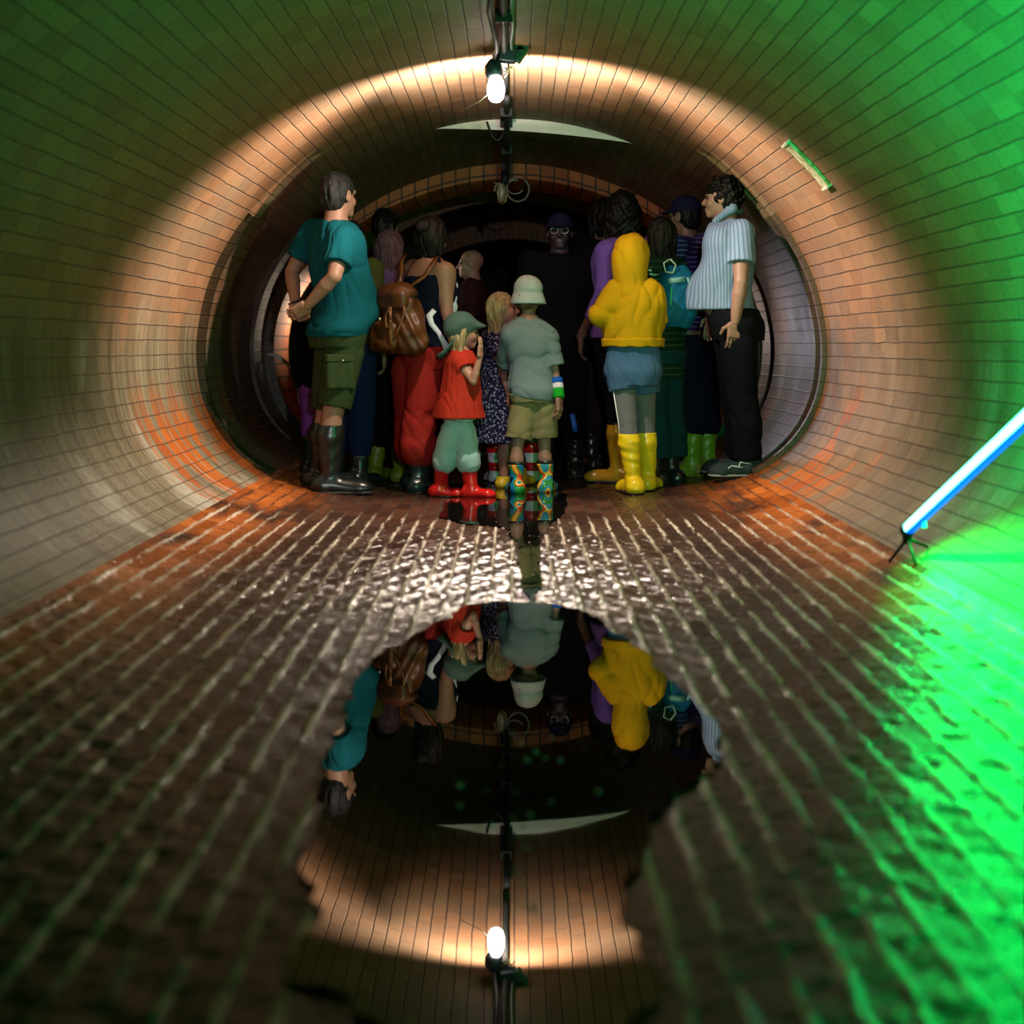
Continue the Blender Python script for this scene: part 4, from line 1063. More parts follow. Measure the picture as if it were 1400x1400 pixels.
for q in 'RL': p.boot(q, R_BLACK, p.px(0, 580).z, .285, .066)
MB().tube([p.J['wL']+Vector((.036*math.cos(w), .03*math.sin(w), .012*math.cos(w)+.004)) for w in np.linspace(0, 6.28, 18)], .006, 6).build('wristband', M_BLACK, p.root)

# --- boy in the bucket hat
p = Figure('boy in white bucket hat, grey T-shirt and khaki shorts, seen from behind', 727, 8.14, 1.19, -6, -14, 0, .92, (-.02, .02), res=.006, hh=.198)
p.set(aL=p.px(706, 664, 8.1), kL=p.px(707, 610, 8.12), aR=p.px(747, 664, 8.16), kR=p.px(744, 606, 8.16), hL=p.px(716, 560), hR=p.px(744, 560), tL=(-.15, 1, 0), tR=(.2, 1, 0),
      sL=p.px(697, 458), sR=p.px(750, 459), eR=p.px(760, 512, 8.13), wR=p.px(764, 543, 8.08), eL=p.px(689, 510, 8.3), wL=p.px(700, 530, 8.42))
p.body(SKIN2, [p.hand(p.J['wR'], (.05, -.1, -1), (-.9, .4, 0), (-.3, .9, 0), .55), p.hand(p.J['wL'], (.6, .6, -.2), (0, 0, -1), (0, .6, .4), .5)])
p.hair(hairm('hair_short_brown', (.10, .06, .04)), 0, .94, seed=8, under=.015)
T_GREY = cloth('grey_marl_jersey', (.14, .195, .215), .22, nscale=110)
p.top('t_shirt', T_GREY, p.px(0, 545).z, .019, .74, wr=(21, .011, 28), soff=.020, hemn=(-.12, 0, -1))
p.bottoms('shorts', cloth('khaki_cotton', (.21, .185, .09)), p.px(0, 538).z, .80, .020, .014, wr=(9, .005, 36))
ART = art_boot()
for q in 'RL':
    o = p.boot(q, ART, p.px(0, 634).z, .2, .048)
    tp = p.J['a'+q].lerp(p.J['k'+q], .52); p.slab('boot_cuff', R_BLACK, [cap(tp, tp+(p.J['k'+q]-p.J['a'+q])*.08, .050, .050, 0, True, True)], .005, parent=o)
k = p.hh/.235; c = p.head+Vector((0, -.015, .004)); u = Vector((0, .02, 1)).normalized()
HATW = cloth('white_cotton_hat', (.37, .45, .49), .1)
hp = lambda r, z: c + Vector((r*0, 0, 0)) + u*z
hat = p.slab('bucket_hat', HATW, [cap(c+u*.004, c+u*.045, .084, .076, .02, True), ell(c+u*.048, (.077, .086, .060), None, .015)], .005, waves(5, .002, 50))
mb = MB(); mb.lathe([(.080, .014), (.086, .012), (.098, -.028), (.103, -.042), (.099, -.044), (.093, -.028), (.080, .004)], c, rot_to(u), 32); mb.build('brim', HATW, hat)
mb = MB(); mb.lathe([(.0835, .006), (.0862, .010), (.0862, .016), (.0835, .020)], c, rot_to(u), 32); mb.build('hat_band', HATW, hat)
wv = p.J['wR']-p.J['eR']
for a, b_, cn, cc in ((.18, .42, 'blue_band', (.01, .09, .45)), (.42, .66, 'white_band', (.6, .62, .7)), (.66, 1.05, 'green_band', (.01, .30, .02))):
    p.slab('wristband', cloth(cn, cc, .1), [cap(p.J['eR']+wv*a, p.J['eR']+wv*b_, .036-.004*a, .035-.004*a, 0, True, True)], .005)

# --- girl in the green bonnet
p = Figure('small girl in green bonnet, red smock and mint trousers with red rubber boots', 629, 7.92, .985, -72, -82, -6, 1.05, (.01, 0), res=.006, hh=.178)
p.set(aR=p.px(602, 668, 7.95), kR=p.px(612, 606, 7.92), aL=p.px(645, 670, 7.9), kL=p.px(638, 606, 7.92), hR=p.px(619, 590), hL=p.px(634, 590), tR=(1, -.1, 0), tL=(.95, -.3, 0),
      sR=p.px(630, 494, 7.86), eR=p.px(647, 522, 7.78), wR=p.px(656, 489, 7.78), sL=p.px(634, 494, 7.98), eL=p.px(630, 528, 8.04), wL=p.px(640, 512, 8.06))
p.body(SKIN, [p.hand(p.J['wR'], (.06, 0, 1), (-.9, .3, 0), (-.2, .8, .4), .12, .66, .004), p.hand(p.J['wL'], (.1, .3, .8), (-.5, .5, .5), (0, 0, 1), .6, .6)], fem=True)
p.eyes()
p.hair(H_BLOND, .085, .96, seed=2, back=.8, fwidth=.165)
BON = cloth('sage_cotton', (.050, .092, .080), .12)
k = p.hh/.235; c = p.head; Mh = np.array([list(p.hr), list(p.hf), list(p.hu)]).T
hq = lambda r, f, u_: c + (p.hr*r+p.hf*f+p.hu*u_)*k
tiltn = (p.hu*.80 - p.hf*.45)
bon = p.slab('bonnet', BON, [ell(hq(0, -.034, .045), (.104*k, .118*k, .104*k), Mh, .02), ell(hq(0, -.075, .0), (.088*k, .07*k, .075*k), Mh, .03), ell(hq(0, .085, .052), (.078*k, .075*k, .028*k), Mh, .04)], .005, waves(4, .003, 55),
             [(hq(0, .06, .016), p.hf*.40-p.hu*.9)])
MB().strip([hq(.07, -.06, -.05), hq(.05, -.09, -.10), hq(.06, -.13, -.16), hq(.05, -.17, -.20)], [.03, .03, .04, .05], .006, (0, -.6, .6)).build('bonnet_tie', BON, bon)
RED = cloth('red_orange_linen', (.30, .022, .011), .15)
rows = [((p.px(0, 572).z)/p.H, .150, .120, -.01), (.50, .130, .105, -.008), (.60, .105, .088), (.70, .088, .074), (p.sh/p.H-.02, .082, .066), (p.sh/p.H+.012, .062, .048), (p.neck/p.H+.004, .042, .04)]
p.top('smock', RED, p.px(0, 571).z, .014, .38, rows=rows, wr=(31, .006, 46), soff=.018, res=.006)
p.bottoms('trousers', cloth('mint_linen', (.32, .50, .50), .14), p.px(0, 560).z, 1.47, .014, .0, wr=(19, .008, 30), loose=.008, gather=.003)
for q in 'RL': p.boot(q, R_RED, p.px(0, 633).z, .165, .050)

# --- girl in the navy dress
p = Figure('blonde girl in navy patterned dress with mustard boots, looking up beside the boy', 680, 8.45, 1.12, -56, -98, 8, 1.0, (.02, 0), res=.0075, hh=.196)
p.set(aR=p.px(689, 657, 8.4), kR=p.px(691, 603, 8.42), aL=p.px(712, 656, 8.56), kL=p.px(702, 603, 8.52), tR=(.3, .9, 0), tL=(.4, .8, 0), sR=p.px(680, 474, 8.37), eR=p.px(689, 515, 8.30), wR=p.px(698, 543, 8.27))
p.body(SKIN, [p.hand(p.J['wR'], (.35, 0, -1), (0, .8, .3), (.9, .2, 0), .5)], fem=True); p.eyes(); p.hair(H_BLOND, .14, .98, seed=6, back=.85, fwidth=.175)
rows = [((p.px(0, 606).z)/p.H, .140, .115, -.01), (.42, .115, .10), (.56, .088, .075), (.68, .080, .068), (p.sh/p.H-.02, .082, .062), (p.sh/p.H+.012, .064, .046), (p.neck/p.H+.004, .042, .04)]
p.top('dress', cloth('navy_print_cotton', (.012, .012, .045), .2, kind='flower', c2=(.24, .24, .34), per=.016, duty=.38), p.px(0, 604).z, .012, .28, rows=rows, wr=(41, .005, 42))
for q in 'RL': p.boot(q, R_MUST, p.px(0, 650).z if q == 'R' else .11, .18, .043)

# --- child in the red and white boots, behind them
p = Figure('child in dark clothes with red and white banded boots, partly hidden by the blonde girl', 701, 8.8, 1.02, 0, 0, 0, 1.0, res=.009)
p.set(aL=p.px(677, 646, 8.76), kL=p.px(676, 594, 8.76), aR=p.px(728, 646, 8.76), kR=p.px(725, 594, 8.76), tL=(-.2, 1, 0), tR=(.2, 1, 0))
p.body(SKIN_D, [p.hand(p.J['w'+q], (0, 0, -1), (-1 if q == 'R' else 1, 0, 0), (0, 1, 0), .4) for q in 'RL'], hhres=.007); p.hair(H_DARK, 0, 1, seed=3)
DK = cloth('black_cotton', (.003, .003, .004)); DN = cloth('dark_navy_cotton', (.004, .005, .015)); DB = cloth('dark_brown_cotton', (.02, .010, .010))
p.top('sweater', DK, .40, .018, 1.9); p.bottoms('trousers', DN, .46, 1.4, .012)
BB = band_boot()
for q in 'RL': p.boot(q, BB, .295, .2, .046)

# --- child in the yellow hoodie
p = Figure('child in yellow hoodie with hood up, denim shorts, grey leggings and yellow boots', 866, 8.12, 1.40, -14, -22, 0, 1.02, (-.01, .02), res=.0065, hh=.225)
p.set(aL=p.px(866, 660, 8.05), kL=p.px(858, 575, 8.07), hL=p.px(851, 500), aR=p.px(886, 657, 8.2), kR=p.px(882, 575, 8.18), hR=p.px(879, 500), tL=(-.25, .95, 0), tR=(.3, .9, 0),
      sL=p.px(846, 400), eL=p.px(821, 430, 8.1), wL=p.px(842, 404, 8.38), sR=p.px(889, 400), eR=p.px(897, 440, 8.2), wR=p.px(880, 415, 8.45))
p.body(SKIN2, [p.hand(p.J['wL'], (.5, .5, .6), (0, 1, 0), (0, 0, 1), .5), p.hand(p.J['wR'], (-.5, .5, .6), (0, 1, 0), (0, 0, 1), .5)]); p.hair(H_DARK, 0, 1, seed=5)
YEL = cloth('yellow_sweat_cotton', (.44, .255, .004), .12, nscale=70)
hem = p.px(0, 471).z
hd = p.top('hoodie', YEL, hem, .034, 1.92, wr=(51, .012, 24), soff=.026, hemn=(.08, 0, -1), k=.035)
k = p.hh/.235; c = p.head; Mh = np.array([list(p.hr), list(p.hf), list(p.hu)]).T
hq = lambda r, f, u_: c + (p.hr*r+p.hf*f+p.hu*u_)*k
p.slab('hood', YEL, [ell(hq(0, -.012, .045), (.101*k, .128*k, .112*k), Mh, .03), ell(hq(0, -.05, -.045), (.095*k, .09*k, .11*k), Mh, .05), cap(hq(0, -.03, -.10), p.at(0, -.02, p.neck-.045), .088*k, .105*k, .04),
                     cap(hq(0, .02, .13), hq(0, .06, .135), .03*k, .02*k, .04), cap(p.at(-.09, -.01, p.neck-.045), p.at(.09, -.01, p.neck-.045), .045, .045, .04),
                     ell(hq(0, .15, -.01), (.070*k, .11*k, .10*k), Mh, .02, 's')], .0055, folds(12, .008, 60), None, hd)
ht = p.at(0, 0, 0)
p.slab('hem_band', YEL, [stack([(hem-.012, p.at(0, -.003, hem).x, p.at(0, -.003, hem).y, .098*p.H*1.02+.030, .072*p.H*1.02+.032), (hem+.034, p.at(0, -.003, hem).x, p.at(0, -.003, hem).y, .098*p.H*1.02+.036, .072*p.H*1.02+.036)], p.R, p.Fw)], .006, waves(3, .003, 40), None, hd)
p.slab('under_shirt', cloth('white_jersey', (.62, .66, .68), .05), [stack([(hem-.024, p.at(0, -.003, hem).x, p.at(0, -.003, hem).y, .13, .095), (hem+.05, p.at(0, -.003, hem).x, p.at(0, -.003, hem).y, .13, .1)], p.R, p.Fw)], .006)
p.bottoms('shorts', cloth('blue_denim', (.045, .105, .20), .3, nscale=60), p.px(0, 474).z, .46, .020, .008, wr=(14, .004, 40))
p.bottoms('leggings', cloth('grey_marl_leggings', (.125, .135, .145), .25, nscale=150), p.px(0, 500).z, 1.9, .006, wr=(15, .002, 70))
Lg = p.J['hL'].lerp(p.J['kL'], .45); a0 = p.leg_r()
MB().strip([Lg+Vector((-a0[0]*.92, -.035, 0)), p.J['kL']+Vector((-a0[1]-.006, -.02, 0)), p.J['kL'].lerp(p.J['aL'], .42)+Vector((-a0[1]-.004, -.02, 0))], .016, .006, (0, 1, 0)).build('side_stripe', cloth('white_tape', (.7, .7, .7), .05), p.root)
for q in 'RL':
    o = p.boot(q, R_YEL, p.px(0, 592).z, .235, .054)
    for t in (.62, .70, .78, .93):
        cc = p.J['a'+q].lerp(p.J['k'+q], t); uu = (p.J['k'+q]-p.J['a'+q]).normalized()
        p.slab('boot_rib', R_YEL, [cap(cc, cc+uu*.006, .052, .052, .0, True, True)], .005, parent=o)

# --- woman with the leather backpack
p = Figure('woman in navy vest top, red trousers and dark boots with a leather backpack on', 590, 8.2, 1.53, -38, -30, -8, 1.04, (.0, .0), res=.0075)
p.set(sR=p.px(608, 372, 8.1), eR=p.px(611, 428, 8.06), wR=p.px(622, 466, 8.03), sL=p.px(566, 368, 8.34), eL=p.px(556, 420, 8.4), wL=p.px(575, 450, 8.45), hR=p.px(583, 505, 8.15), kR=p.px(573, 582, 8.13), aR=p.px(573, 656, 8.13),
      hL=p.px(560, 505, 8.27), kL=p.px(562, 582, 8.33), aL=p.px(566, 652, 8.42), tR=(.3, .9, 0), tL=(.4, .9, 0))
p.body(SKIN2, [p.hand(p.J['wR'], (.35, -.1, -1), (.7, .3, 0), (0, -.9, .3), .4), p.hand(p.J['wL'], (.4, .4, -.8), (1, 0, 0), (0, 1, 0), .4)], fem=True)
p.hair(H_DARK, .03, 1.10, seed=12); p.slab('hair_bun', H_DARK, [ell(p.head-p.hf*.10+p.hu*.04, (.05, .05, .045), None, .02)], .006, waves(7, .006, 90), None, None)
NV = cloth('navy_jersey', (.003, .006, .016), .2)
vt = p.top('vest_top', NV, p.px(0, 482).z, .012, 0, yoke=False, rows=[a for a in p.torso_rows(True) if a[0]*p.H < p.px(0, 372).z], wr=(61, .005, 30))
tz = p.px(0, 476).z
MB().strip([p.px(601, 386, 8.075), p.px(603, 366, 8.06), p.px(600, 352, 8.10), p.px(598, 352, 8.2)], .016, .005, (1, -.4, 0)).build('strap', NV, vt)
p.bottoms('trousers', cloth('red_linen', (.27, .017, .013), .18), p.px(0, 474).z, 1.50, .022, .004, wr=(62, .007, 30), loose=.016, gather=.004)
for q in 'RL': p.boot(q, R_GREEN, p.px(0, 600).z, .25, .052)
W5 = p

# --- backpack of brown leather
LEA = leather('brown_leather', (.066, .020, .0035)); LEA2 = leather('light_brown_leather', (.13, .048, .010), .4)
bq = lambda x, y, d=8.0: W(x, y, d)
b0 = bq(548, 485, 8.02)
bag = empty('backpack', b0, 'brown leather drawstring backpack worn by the woman in red trousers', 'backpack')
r2 = Vector((math.cos(math.radians(-38)), math.sin(math.radians(-38)), 0)); f2 = Vector((-r2.y, r2.x, 0)); MBG = np.array([list(r2), list(f2), [0, 0, 1]]).T
bl = lambda r, f, z: r2*r + f2*f + Vector((0, 0, z))
body = mesh_obj('bag_body', [sculpt([stack([(0.0, 0, 0, .125, .055), (.03, 0, 0, .165, .085), (.10, 0, 0, .168, .095), (.22, 0, 0, .135, .085), (.31, 0, 0, .095, .07), (.33, 0, 0, .08, .055)], r2, f2, pw=2.6)], .006, waves(70, .008, 36))], LEA, bag)
flap = mesh_obj('flap', [sculpt([ell(bl(0, -.02, .335), (.115, .092, .062), MBG, .02), rbox(bl(0, -.066, .30), (.105, .035, .055), MBG, .03, .03)], .006, waves(71, .005, 40))], LEA, bag)
pk = mesh_obj('front_pocket', [sculpt([rbox(bl(-.04, -.085, .10), (.095, .04, .085), MBG, .03, .02)], .006, waves(72, .005, 44))], LEA, bag)
MB().lathe([(.001, 0), (.009, .001), (.009, .005), (.001, .007)], bl(-.035, -.13, .195), rot_to(-f2), 12).build('stud', simple('brass_stud', (.8, .7, .45), .25, .8), pk)
MB().strip([bl(.035, -.128, .26), bl(.035, -.132, .16), bl(.035, -.122, .07), bl(.035, -.11, .02)], .03, .008, r2).build('buckle_strap', LEA2, bag)
mb = MB(); mb.tube([bl(.035+.018*math.cos(w), -.140, .19+.045*math.sin(w)) for w in np.linspace(0, 6.28, 20)], .005, 6); mb.build('cord_loop', LEA2, bag)
MB().tube([bl(.09, -.07, .30), bl(.10, -.085, .22), bl(.075, -.10, .14), bl(.05, -.115, .08)], .007, 7).build('drawstring', LEA2, bag)
for (pts) in ([bl(.04, .02, .37), bq(580, 378, 8.03)-b0, bq(590, 363, 8.04)-b0, bq(597, 352, 8.12)-b0, bq(596, 352, 8.22)-b0], [bl(-.05, .03, .37), bq(548, 372, 8.16)-b0, bq(549, 356, 8.22)-b0, bq(556, 346, 8.34)-b0]):
    MB().strip(pts, .028, .008, r2).build('shoulder_strap', LEA2, bag)

# --- pale cloth sling at her side
sl0 = bq(612, 470, 7.97); sl = empty('cloth_sling', sl0, 'pale blue knotted cloth hanging beside the bare arm of the woman with the backpack', 'cloth')
SLM = cloth('pale_blue_cotton', (.50, .56, .66), .12)
sc_ = lambda x, y, d: bq(x, y, d)-sl0
mesh_obj('drape', [sculpt([cap(sc_(620, 388, 8.12), sc_(619, 432, 8.12), .018, .03, .02, sq=((0, 1, 0), .5)), cap(sc_(619, 432, 8.12), sc_(614, 446, 8.12), .028, .02, .02, sq=((0, 1, 0), .5))], .005, waves(9, .005, 60))], SLM, sl)
MB().strip([sc_(594, 424, 8.0), sc_(587, 432, 7.99), sc_(590, 443, 7.98), sc_(600, 455, 7.97), sc_(607, 468, 7.95), sc_(611, 476, 7.94)], [.03, .036, .03, .024, .03, .04], .007, (1, 0, .3)).build('tie_end', SLM, sl)

# --- man in the striped polo on the right
p = Figure('man in white and blue striped short-sleeved shirt, dark trousers and trainers, right of the group', 1009, 8.34, 1.70, 68, 76, 0, 1.08, (-.08, .0), res=.0075)
p.head = p.px(986, 272)
p.set(sL=p.px(1014, 318, 8.2), eL=p.px(1013, 385, 8.14), wL=p.px(1005, 440, 8.16), sR=p.px(1000, 318, 8.46), eR=p.px(985, 385, 8.52), wR=p.px(975, 430, 8.45),
      hL=p.px(1010, 470, 8.26), kL=p.px(1015, 548, 8.27), aL=p.px(1022, 630, 8.27), hR=p.px(1002, 470, 8.42), kR=p.px(1006, 548, 8.44), aR=p.px(1012, 626, 8.48), tL=(-1, -.1, 0), tR=(-.95, .1, 0))
p.body(SKIN_D if False else SKIN2, [p.hand(p.J['wL'], (-.12, 0, -1), (-.2, .9, 0), (-.9, -.2, 0), .35), p.hand(p.J['wR'], (-.2, .2, -.9), (.3, -.9, 0), (-.9, 0, 0), .4)], belly=.03)
p.eyes(); p.hair(H_DARK, 0, 1.05, seed=14, curly=.006)
PIN = cloth('pinstripe_cotton', (.19, .27, .38), .06, kind='vstripe', c2=(.10, .15, .27), per=.105, duty=.36)
m_, nt_, b_ = PIN, PIN.node_tree, None
sh = p.top('shirt', PIN, p.px(0, 424).z, .020, .62, belly=.105, wr=(81, .005, 30), soff=.024)
p.slab('collar', PIN, [cap(p.px(978, 302, 8.26), p.px(1001, 284, 8.27), .018, .026, .02, sq=((0, 1, 0), .7)), cap(p.px(1001, 285, 8.27), p.px(1010, 288, 8.4), .028, .026, .02)], .006, None, None, sh)
p.bottoms('trousers', cloth('dark_trouser_cloth', (.003, .004, .006), .25), p.px(0, 417).z, 1.97, .013, .016, wr=(83, .007, 24), belly=.03, loose=.010)
SHOE = cloth('grey_mesh_trainer', (.028, .045, .048), .4, .6); SOLG = simple('pale_rubber_sole', (.28, .30, .29), .6)
for q in 'RL':
    o = p.boot(q, SHOE, 0.1, .275, None, SOLG, 'trainer', True)
    if q == 'L':
        t = p.toe(q); a = p.J['a'+q]; sd = Vector((0, -1, 0)); mb = MB()
        for (f0, z0, f1, z1) in ((.05, .085, -.01, .075), (.05, .085, .06, .055), (.10, .065, .04, .055), (.10, .065, .12, .05)):
            mb.tube([a+t*f0+sd*.05+Vector((0, 0, z0-a.z)), a+t*f1+sd*.062+Vector((0, 0, z1-a.z))], .0045, 5)
        mb.build('shoe_stripe', simple('silver_trim', (.55, .62, .62), .35), o)

# --- man in the cap and navy stripes
p = Figure('man in dark cap and navy striped sweater with lime green boots', 945, 8.95, 1.68, 40, 50, 0, 1.06, (-.03, 0), res=.0085)
p.set(sR=p.px(968, 335, 8.9), eR=p.px(975, 390, 8.92), wR=p.px(955, 420, 9.05), sL=p.px(922, 338, 8.72), eL=p.px(911, 388, 8.7), wL=p.px(915, 360, 8.95), aL=p.px(945, 628, 8.75), kL=p.px(945, 550, 8.77), aR=p.px(966, 626, 8.86), kR=p.px(962, 550, 8.88), tL=(-.9, .3, 0), tR=(-.8, .5, 0))
p.body(SKIN_D, [p.hand(p.J['wR'], (-.6, .5, .2), (0, 1, 0), (0, 0, 1), .5), p.hand(p.J['wL'], (.2, .5, .7), (0, 1, 0), (-1, 0, 0), .4)]); p.hair(H_DARK, 0, .98, seed=16)
p.cap_hat(cloth('midnight_cap_cotton', (.008, .008, .035)))
p.top('sweater', cloth('navy_striped_knit', (.018, .016, .10), .2, kind='stripe', c2=(.13, .12, .22), per=.030, axis=2, duty=.25), p.px(0, 452).z, .024, 1.9, wr=(91, .005, 30), soff=.022)
p.bottoms('trousers', DN, p.px(0, 458).z, 1.5, .02, .0, loose=.012)
for q in 'RL': p.boot(q, R_LIME, p.px(0, 556).z, .27, .075)

# --- person with the teal backpack
p = Figure('person in dark green striped top with black boots, behind the yellow hoodie, teal backpack on', 903, 8.46, 1.54, 42, 34, 0, .86, (.0, .0), res=.009)
p.body(skin('skin_olive_lit', (.22, .17, .05)), [p.hand(p.J['w'+q], (0, .3, -1), (1, 0, 0), (0, 1, 0), .4) for q in 'RL'], fem=True, hhres=.0065); p.hair(H_DARK, .06, 1.02, seed=18)  # the olive light on this face is put into the skin colour
p.top('dress', cloth('dark_green_striped_knit', (.005, .020, .011), .2, kind='stripe', c2=(.02, .05, .03), per=.034, axis=2, duty=.3), .62, .018, 1.9, fem=True)
p.bottoms('skirt', cloth('dark_teal_cotton', (.004, .032, .036), .2), .78, 1.75, .03, .02, loose=.02)
for q in 'RL': p.boot(q, R_BLACK, .30, .24, .05)
b0 = W(924, 448, 8.36); tb = empty('backpack', b0, 'teal blue backpack with pale trim beside the yellow hoodie', 'backpack')
r2 = Vector((math.cos(math.radians(24)), math.sin(math.radians(24)), 0)); f2 = Vector((-r2.y, r2.x, 0)); MBG = np.array([list(r2), list(f2), [0, 0, 1]]).T
bl = lambda r, f, z: r2*r + f2*f + Vector((0, 0, z))
TEAL = cloth('teal_nylon', (.006, .10, .20), .2, .45); MINT = cloth('pale_mint_webbing', (.16, .36, .34), .1)
mesh_obj('bag_body', [sculpt([stack([(0, 0, 0, .075, .055), (.03, 0, 0, .098, .075), (.2, 0, 0, .104, .082), (.30, .0, 0, .095, .07), (.355, 0, 0, .055, .045)], r2, f2, pw=2.8)], .006, waves(75, .004, 40))], TEAL, tb)
MB().strip([bl(-.085, -.058, .262), bl(-.04, -.084, .268), bl(.005, -.085, .276)], .030, .012, (0, 0, 1)).build('zip_flap', MINT, tb)
MB().strip([bl(.025, -.085, .285), bl(.045, -.088, .24), bl(.05, -.09, .19), bl(.035, -.09, .14), bl(.02, -.088, .125)], [.012, .022, .024, .02, .008], .006, r2).build('trim', MINT, tb)
MB().strip([bl(.035, -.09, .14), bl(.065, -.085, .165), bl(.09, -.065, .20)], [.012, .024, .02], .006, (0, 0, 1)).build('trim', MINT, tb)
mb = MB(); pent = [bl(-.085+.042*math.sin(w), -.075, .345+.042*math.cos(w)) for w in np.linspace(.1, .1+2*math.pi, 6)]; mb.tube(pent, .005, 6); mb.build('carabiner', simple('pale_green_ring', (.3, .45, .35), .4, .3), tb)
MB().strip([bl(-.03, .05, .34), W(890, 378, 8.28)-b0, W(884, 352, 8.34)-b0, W(889, 338, 8.5)-b0], .03, .008, r2).build('shoulder_strap', cloth('green_white_striped_strap', (.02, .05, .035), .1, kind='stripe', c2=(.35, .5, .42), per=.022, axis=2, duty=.5), tb)
MB().tube([bl(-.072, -.068, .06), bl(-.076, -.075, .15), bl(-.070, -.072, .23)], .004, 6).build('piping', simple('bright_green_piping', (.02, .5, .15), .4), tb)

# --- woman with dark hair behind the hoodie, ochre boots
p = Figure('dark-haired woman in purple top and ochre boots, directly behind the yellow hoodie', 849, 8.86, 1.72, 8, -2, 0, 1.0, (.01, 0), res=.009)
p.set(aL=p.px(845, 645, 8.7), kL=p.px(845, 565, 8.7), tL=(-.9, .4, 0), sL=p.px(831, 345, 8.76), eL=p.px(828, 395, 8.72))
p.body(SKIN_D, [p.hand(p.J['w'+q], (0, .3, -1), (1, 0, 0), (0, 1, 0), .4) for q in 'RL'], fem=True, hhres=.0065)
p.hair(H_DARK, .12, 1.22, seed=22, curly=.003)
p.top('top', cloth('purple_cotton', (.16, .10, .45), .2), .86, .018, 1.6, fem=True); p.bottoms('trousers', DN, .92, 1.40, .006)
for q in 'RL': p.boot(q, R_OCH, .345, .26, .052)

# --- the darker visitors farther back
def back_person(label, px, d, H, yaw, top_m, bot_m, hair_m, boots_m, hyaw=None, long=0, hat=None, sk=SKIN_D, vol=1.0, hem=None, sleeve=1.9, bulk=1.0, fem=False, boot_h=.32, leg=1.6, eyes=False, bald=False, pitch=0, hatname='cap', z0=None, brim=True):
    p = Figure(label, px, d, H, yaw, hyaw, pitch, bulk, res=.0095)
    p.body(sk, [p.hand(p.J['w'+q], (0, .2, -1), (-1 if q == 'R' else 1, 0, 0), p.Fw, .45, h=.006) for q in 'RL'], fem=fem, hhres=.0065)
    if not bald: p.hair(hair_m, long, vol, seed=int(px) % 50)
    if hat: p.cap_hat(hat, hatname, brim)
    p.top('top', top_m, hem or .46*H, .018, sleeve, fem=fem)
    p.bottoms('trousers', bot_m, (hem or .46*H)+.03, leg, .016, loose=.01)
    for q in 'RL': p.boot(q, boots_m, boot_h, .155*H, .045*H/1.2 if False else None)
    if eyes: p.eyes()
    return p
OLV = skin('skin_olive_lit_dim', (.16, .15, .06))  # skin tinted for an olive-lit face in dim light
back_person('dark-haired person in olive top and navy trousers behind the man in teal', 479, 8.46, 1.51, -30, cloth('olive_cotton', (.045, .05, .012), .2), cloth('navy_trouser_cotton', (.008, .014, .055), .15), H_DARK, R_BLACK, -40, .02, None, OLV, 1.02, .80, 1.5, .98, True, .16, 1.72)
back_person('tall person in black brimmed hat at the back left of the group', 526, 9.28, 1.66, 10, DK, DK, H_DARK, R_BLACK, -5, 0, DK, SKIN_D, 1.0, hatname='hat')
back_person('woman with long mauve-brown hair in purple floral top and lime boots', 533, 8.78, 1.49, -20, cloth('purple_floral_cotton', (.15, .10, .24), .25, kind='flower', c2=(.30, .22, .40), per=.04, duty=.30), DK, H_BROWN, R_LIME, -30, .13, None, SKIN_D, 1.10, .78, 1.5, 1.0, True, .33)
back_person('child in purple skirt and dark jacket half hidden behind the man in teal', 437, 8.72, 1.12, -20, DK, cloth('purple_skirt_cotton', (.16, .03, .20), .2), H_DARK, R_BLACK, leg=1.3, hem=.52, boot_h=.22)
pb = back_person('bald person in maroon jacket with a brightly lit face, far behind the group', 645, 10.45, 1.50, 88, cloth('maroon_cotton', (.035, .008, .012), .2), DB, H_DARK, R_BLACK, 96, 0, None, SKIN, bald=True, eyes=True)
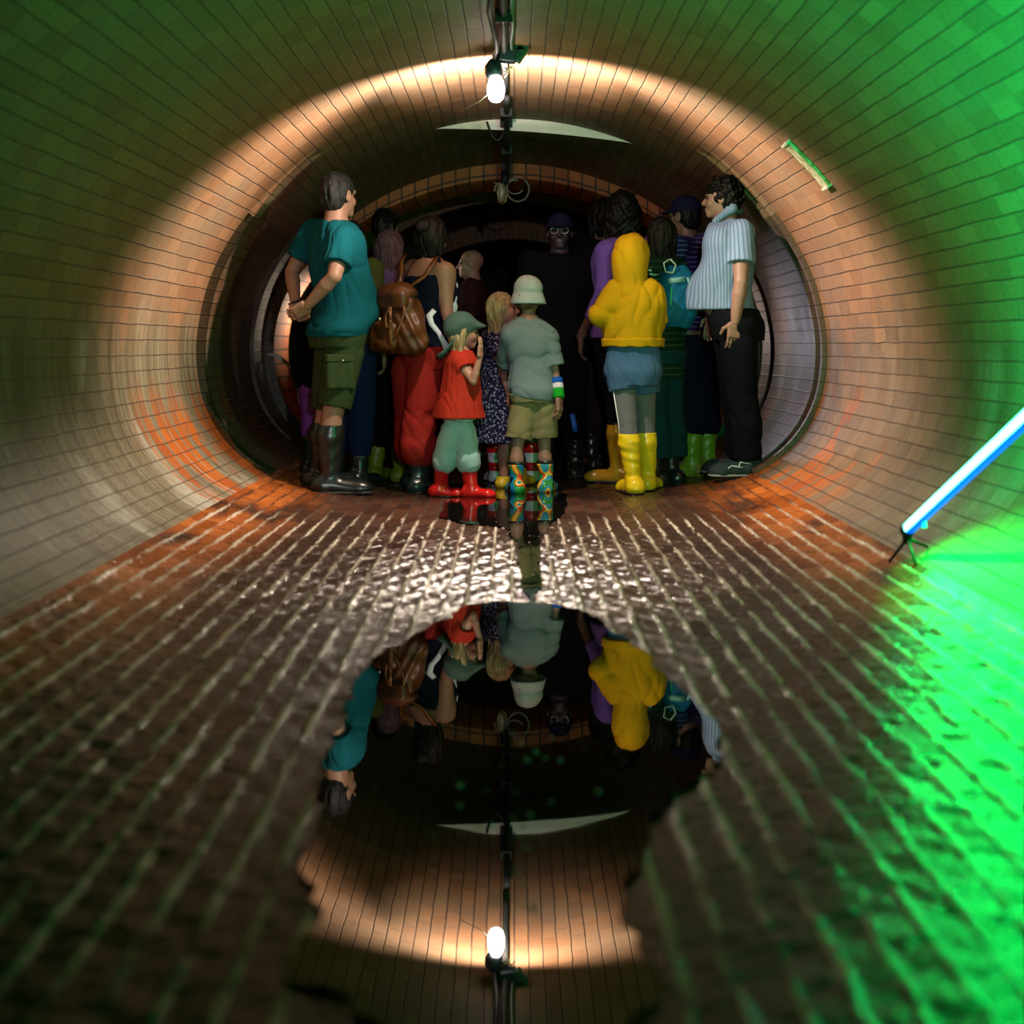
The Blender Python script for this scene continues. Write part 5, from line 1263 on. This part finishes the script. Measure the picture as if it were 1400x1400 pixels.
pc = back_person('man in black with dark cap and glinting glasses facing the camera', 765, 9.25, 1.645, 178, DK, DK, H_DARK, R_BLACK, 178, 0, cloth('dark_violet_cap_cotton', (.012, .008, .035)), skin('skin_violet_lit', (.05, .025, .045)), eyes=True, bulk=1.08)  # violet light and dimness on his face painted into the skin
k = pc.hh/.235; hq = lambda r, f, u_: pc.head + (pc.hr*r+pc.hf*f+pc.hu*u_)*k
mb = MB()
for sg in (1, -1):
    mb.tube([hq(sg*.034+.026*math.cos(w), .098, .006+.020*math.sin(w)) for w in np.linspace(0, 6.28, 18)], .003, 5); mb.tube([hq(sg*.06, .095, .008), hq(sg*.085, -.01, .012)], .003, 5)
MB().strip([W(782, 566, 9.08)-pc.o, W(787, 590, 9.07)-pc.o], .03, .01, (1, 0, 0)).build('blue_glint_patch', simple('blue_glint_colour', (.03, .14, .65), .35), pc.root)  # a blue glint by his leg, drawn as a coloured strip
mb.build('glasses', simple('silver_wire', (.25, .25, .28), .3, .9), pc.root)
back_person('dark-haired person in black standing behind the man in glasses', 797, 10.1, 1.60, 160, DK, DK, H_DARK, R_BLACK, 160)
back_person('tall dark-haired person in black left of the woman in purple, behind her', 824, 9.55, 1.76, 20, DK, DB, H_DARK, R_BLACK, 20, .02, None, SKIN_D, 1.05)

# ------------------------------------------------------------------ pale flecks added on the puddle to stand for glints
rb = random.Random(11)
GLINT_M = simple('pale_glint_fleck', (.75, .73, .70), .2, 0, .8)
for i in range(34):
    x = 706+rb.gauss(0, 26) if i < 26 else rb.uniform(560, 880); y = rb.uniform(1010, 1250) if i < 26 else rb.uniform(1020, 1230)
    z = .006; d = F*(EYE-z)/(y-VY); r = rb.uniform(.0035, .0062)
    o = MB().lathe([(r, 0), (r*.87, r*.5), (r*.5, r*.87), (r*.05, r)], (0, 0, 0), None, 10).build('glint_fleck', GLINT_M)
    o.location = ((x-VX)*d/F, d, z); tag(o, 'tiny pale fleck standing for a glint on the large dark puddle', 'glint', 'glint flecks on the puddle')
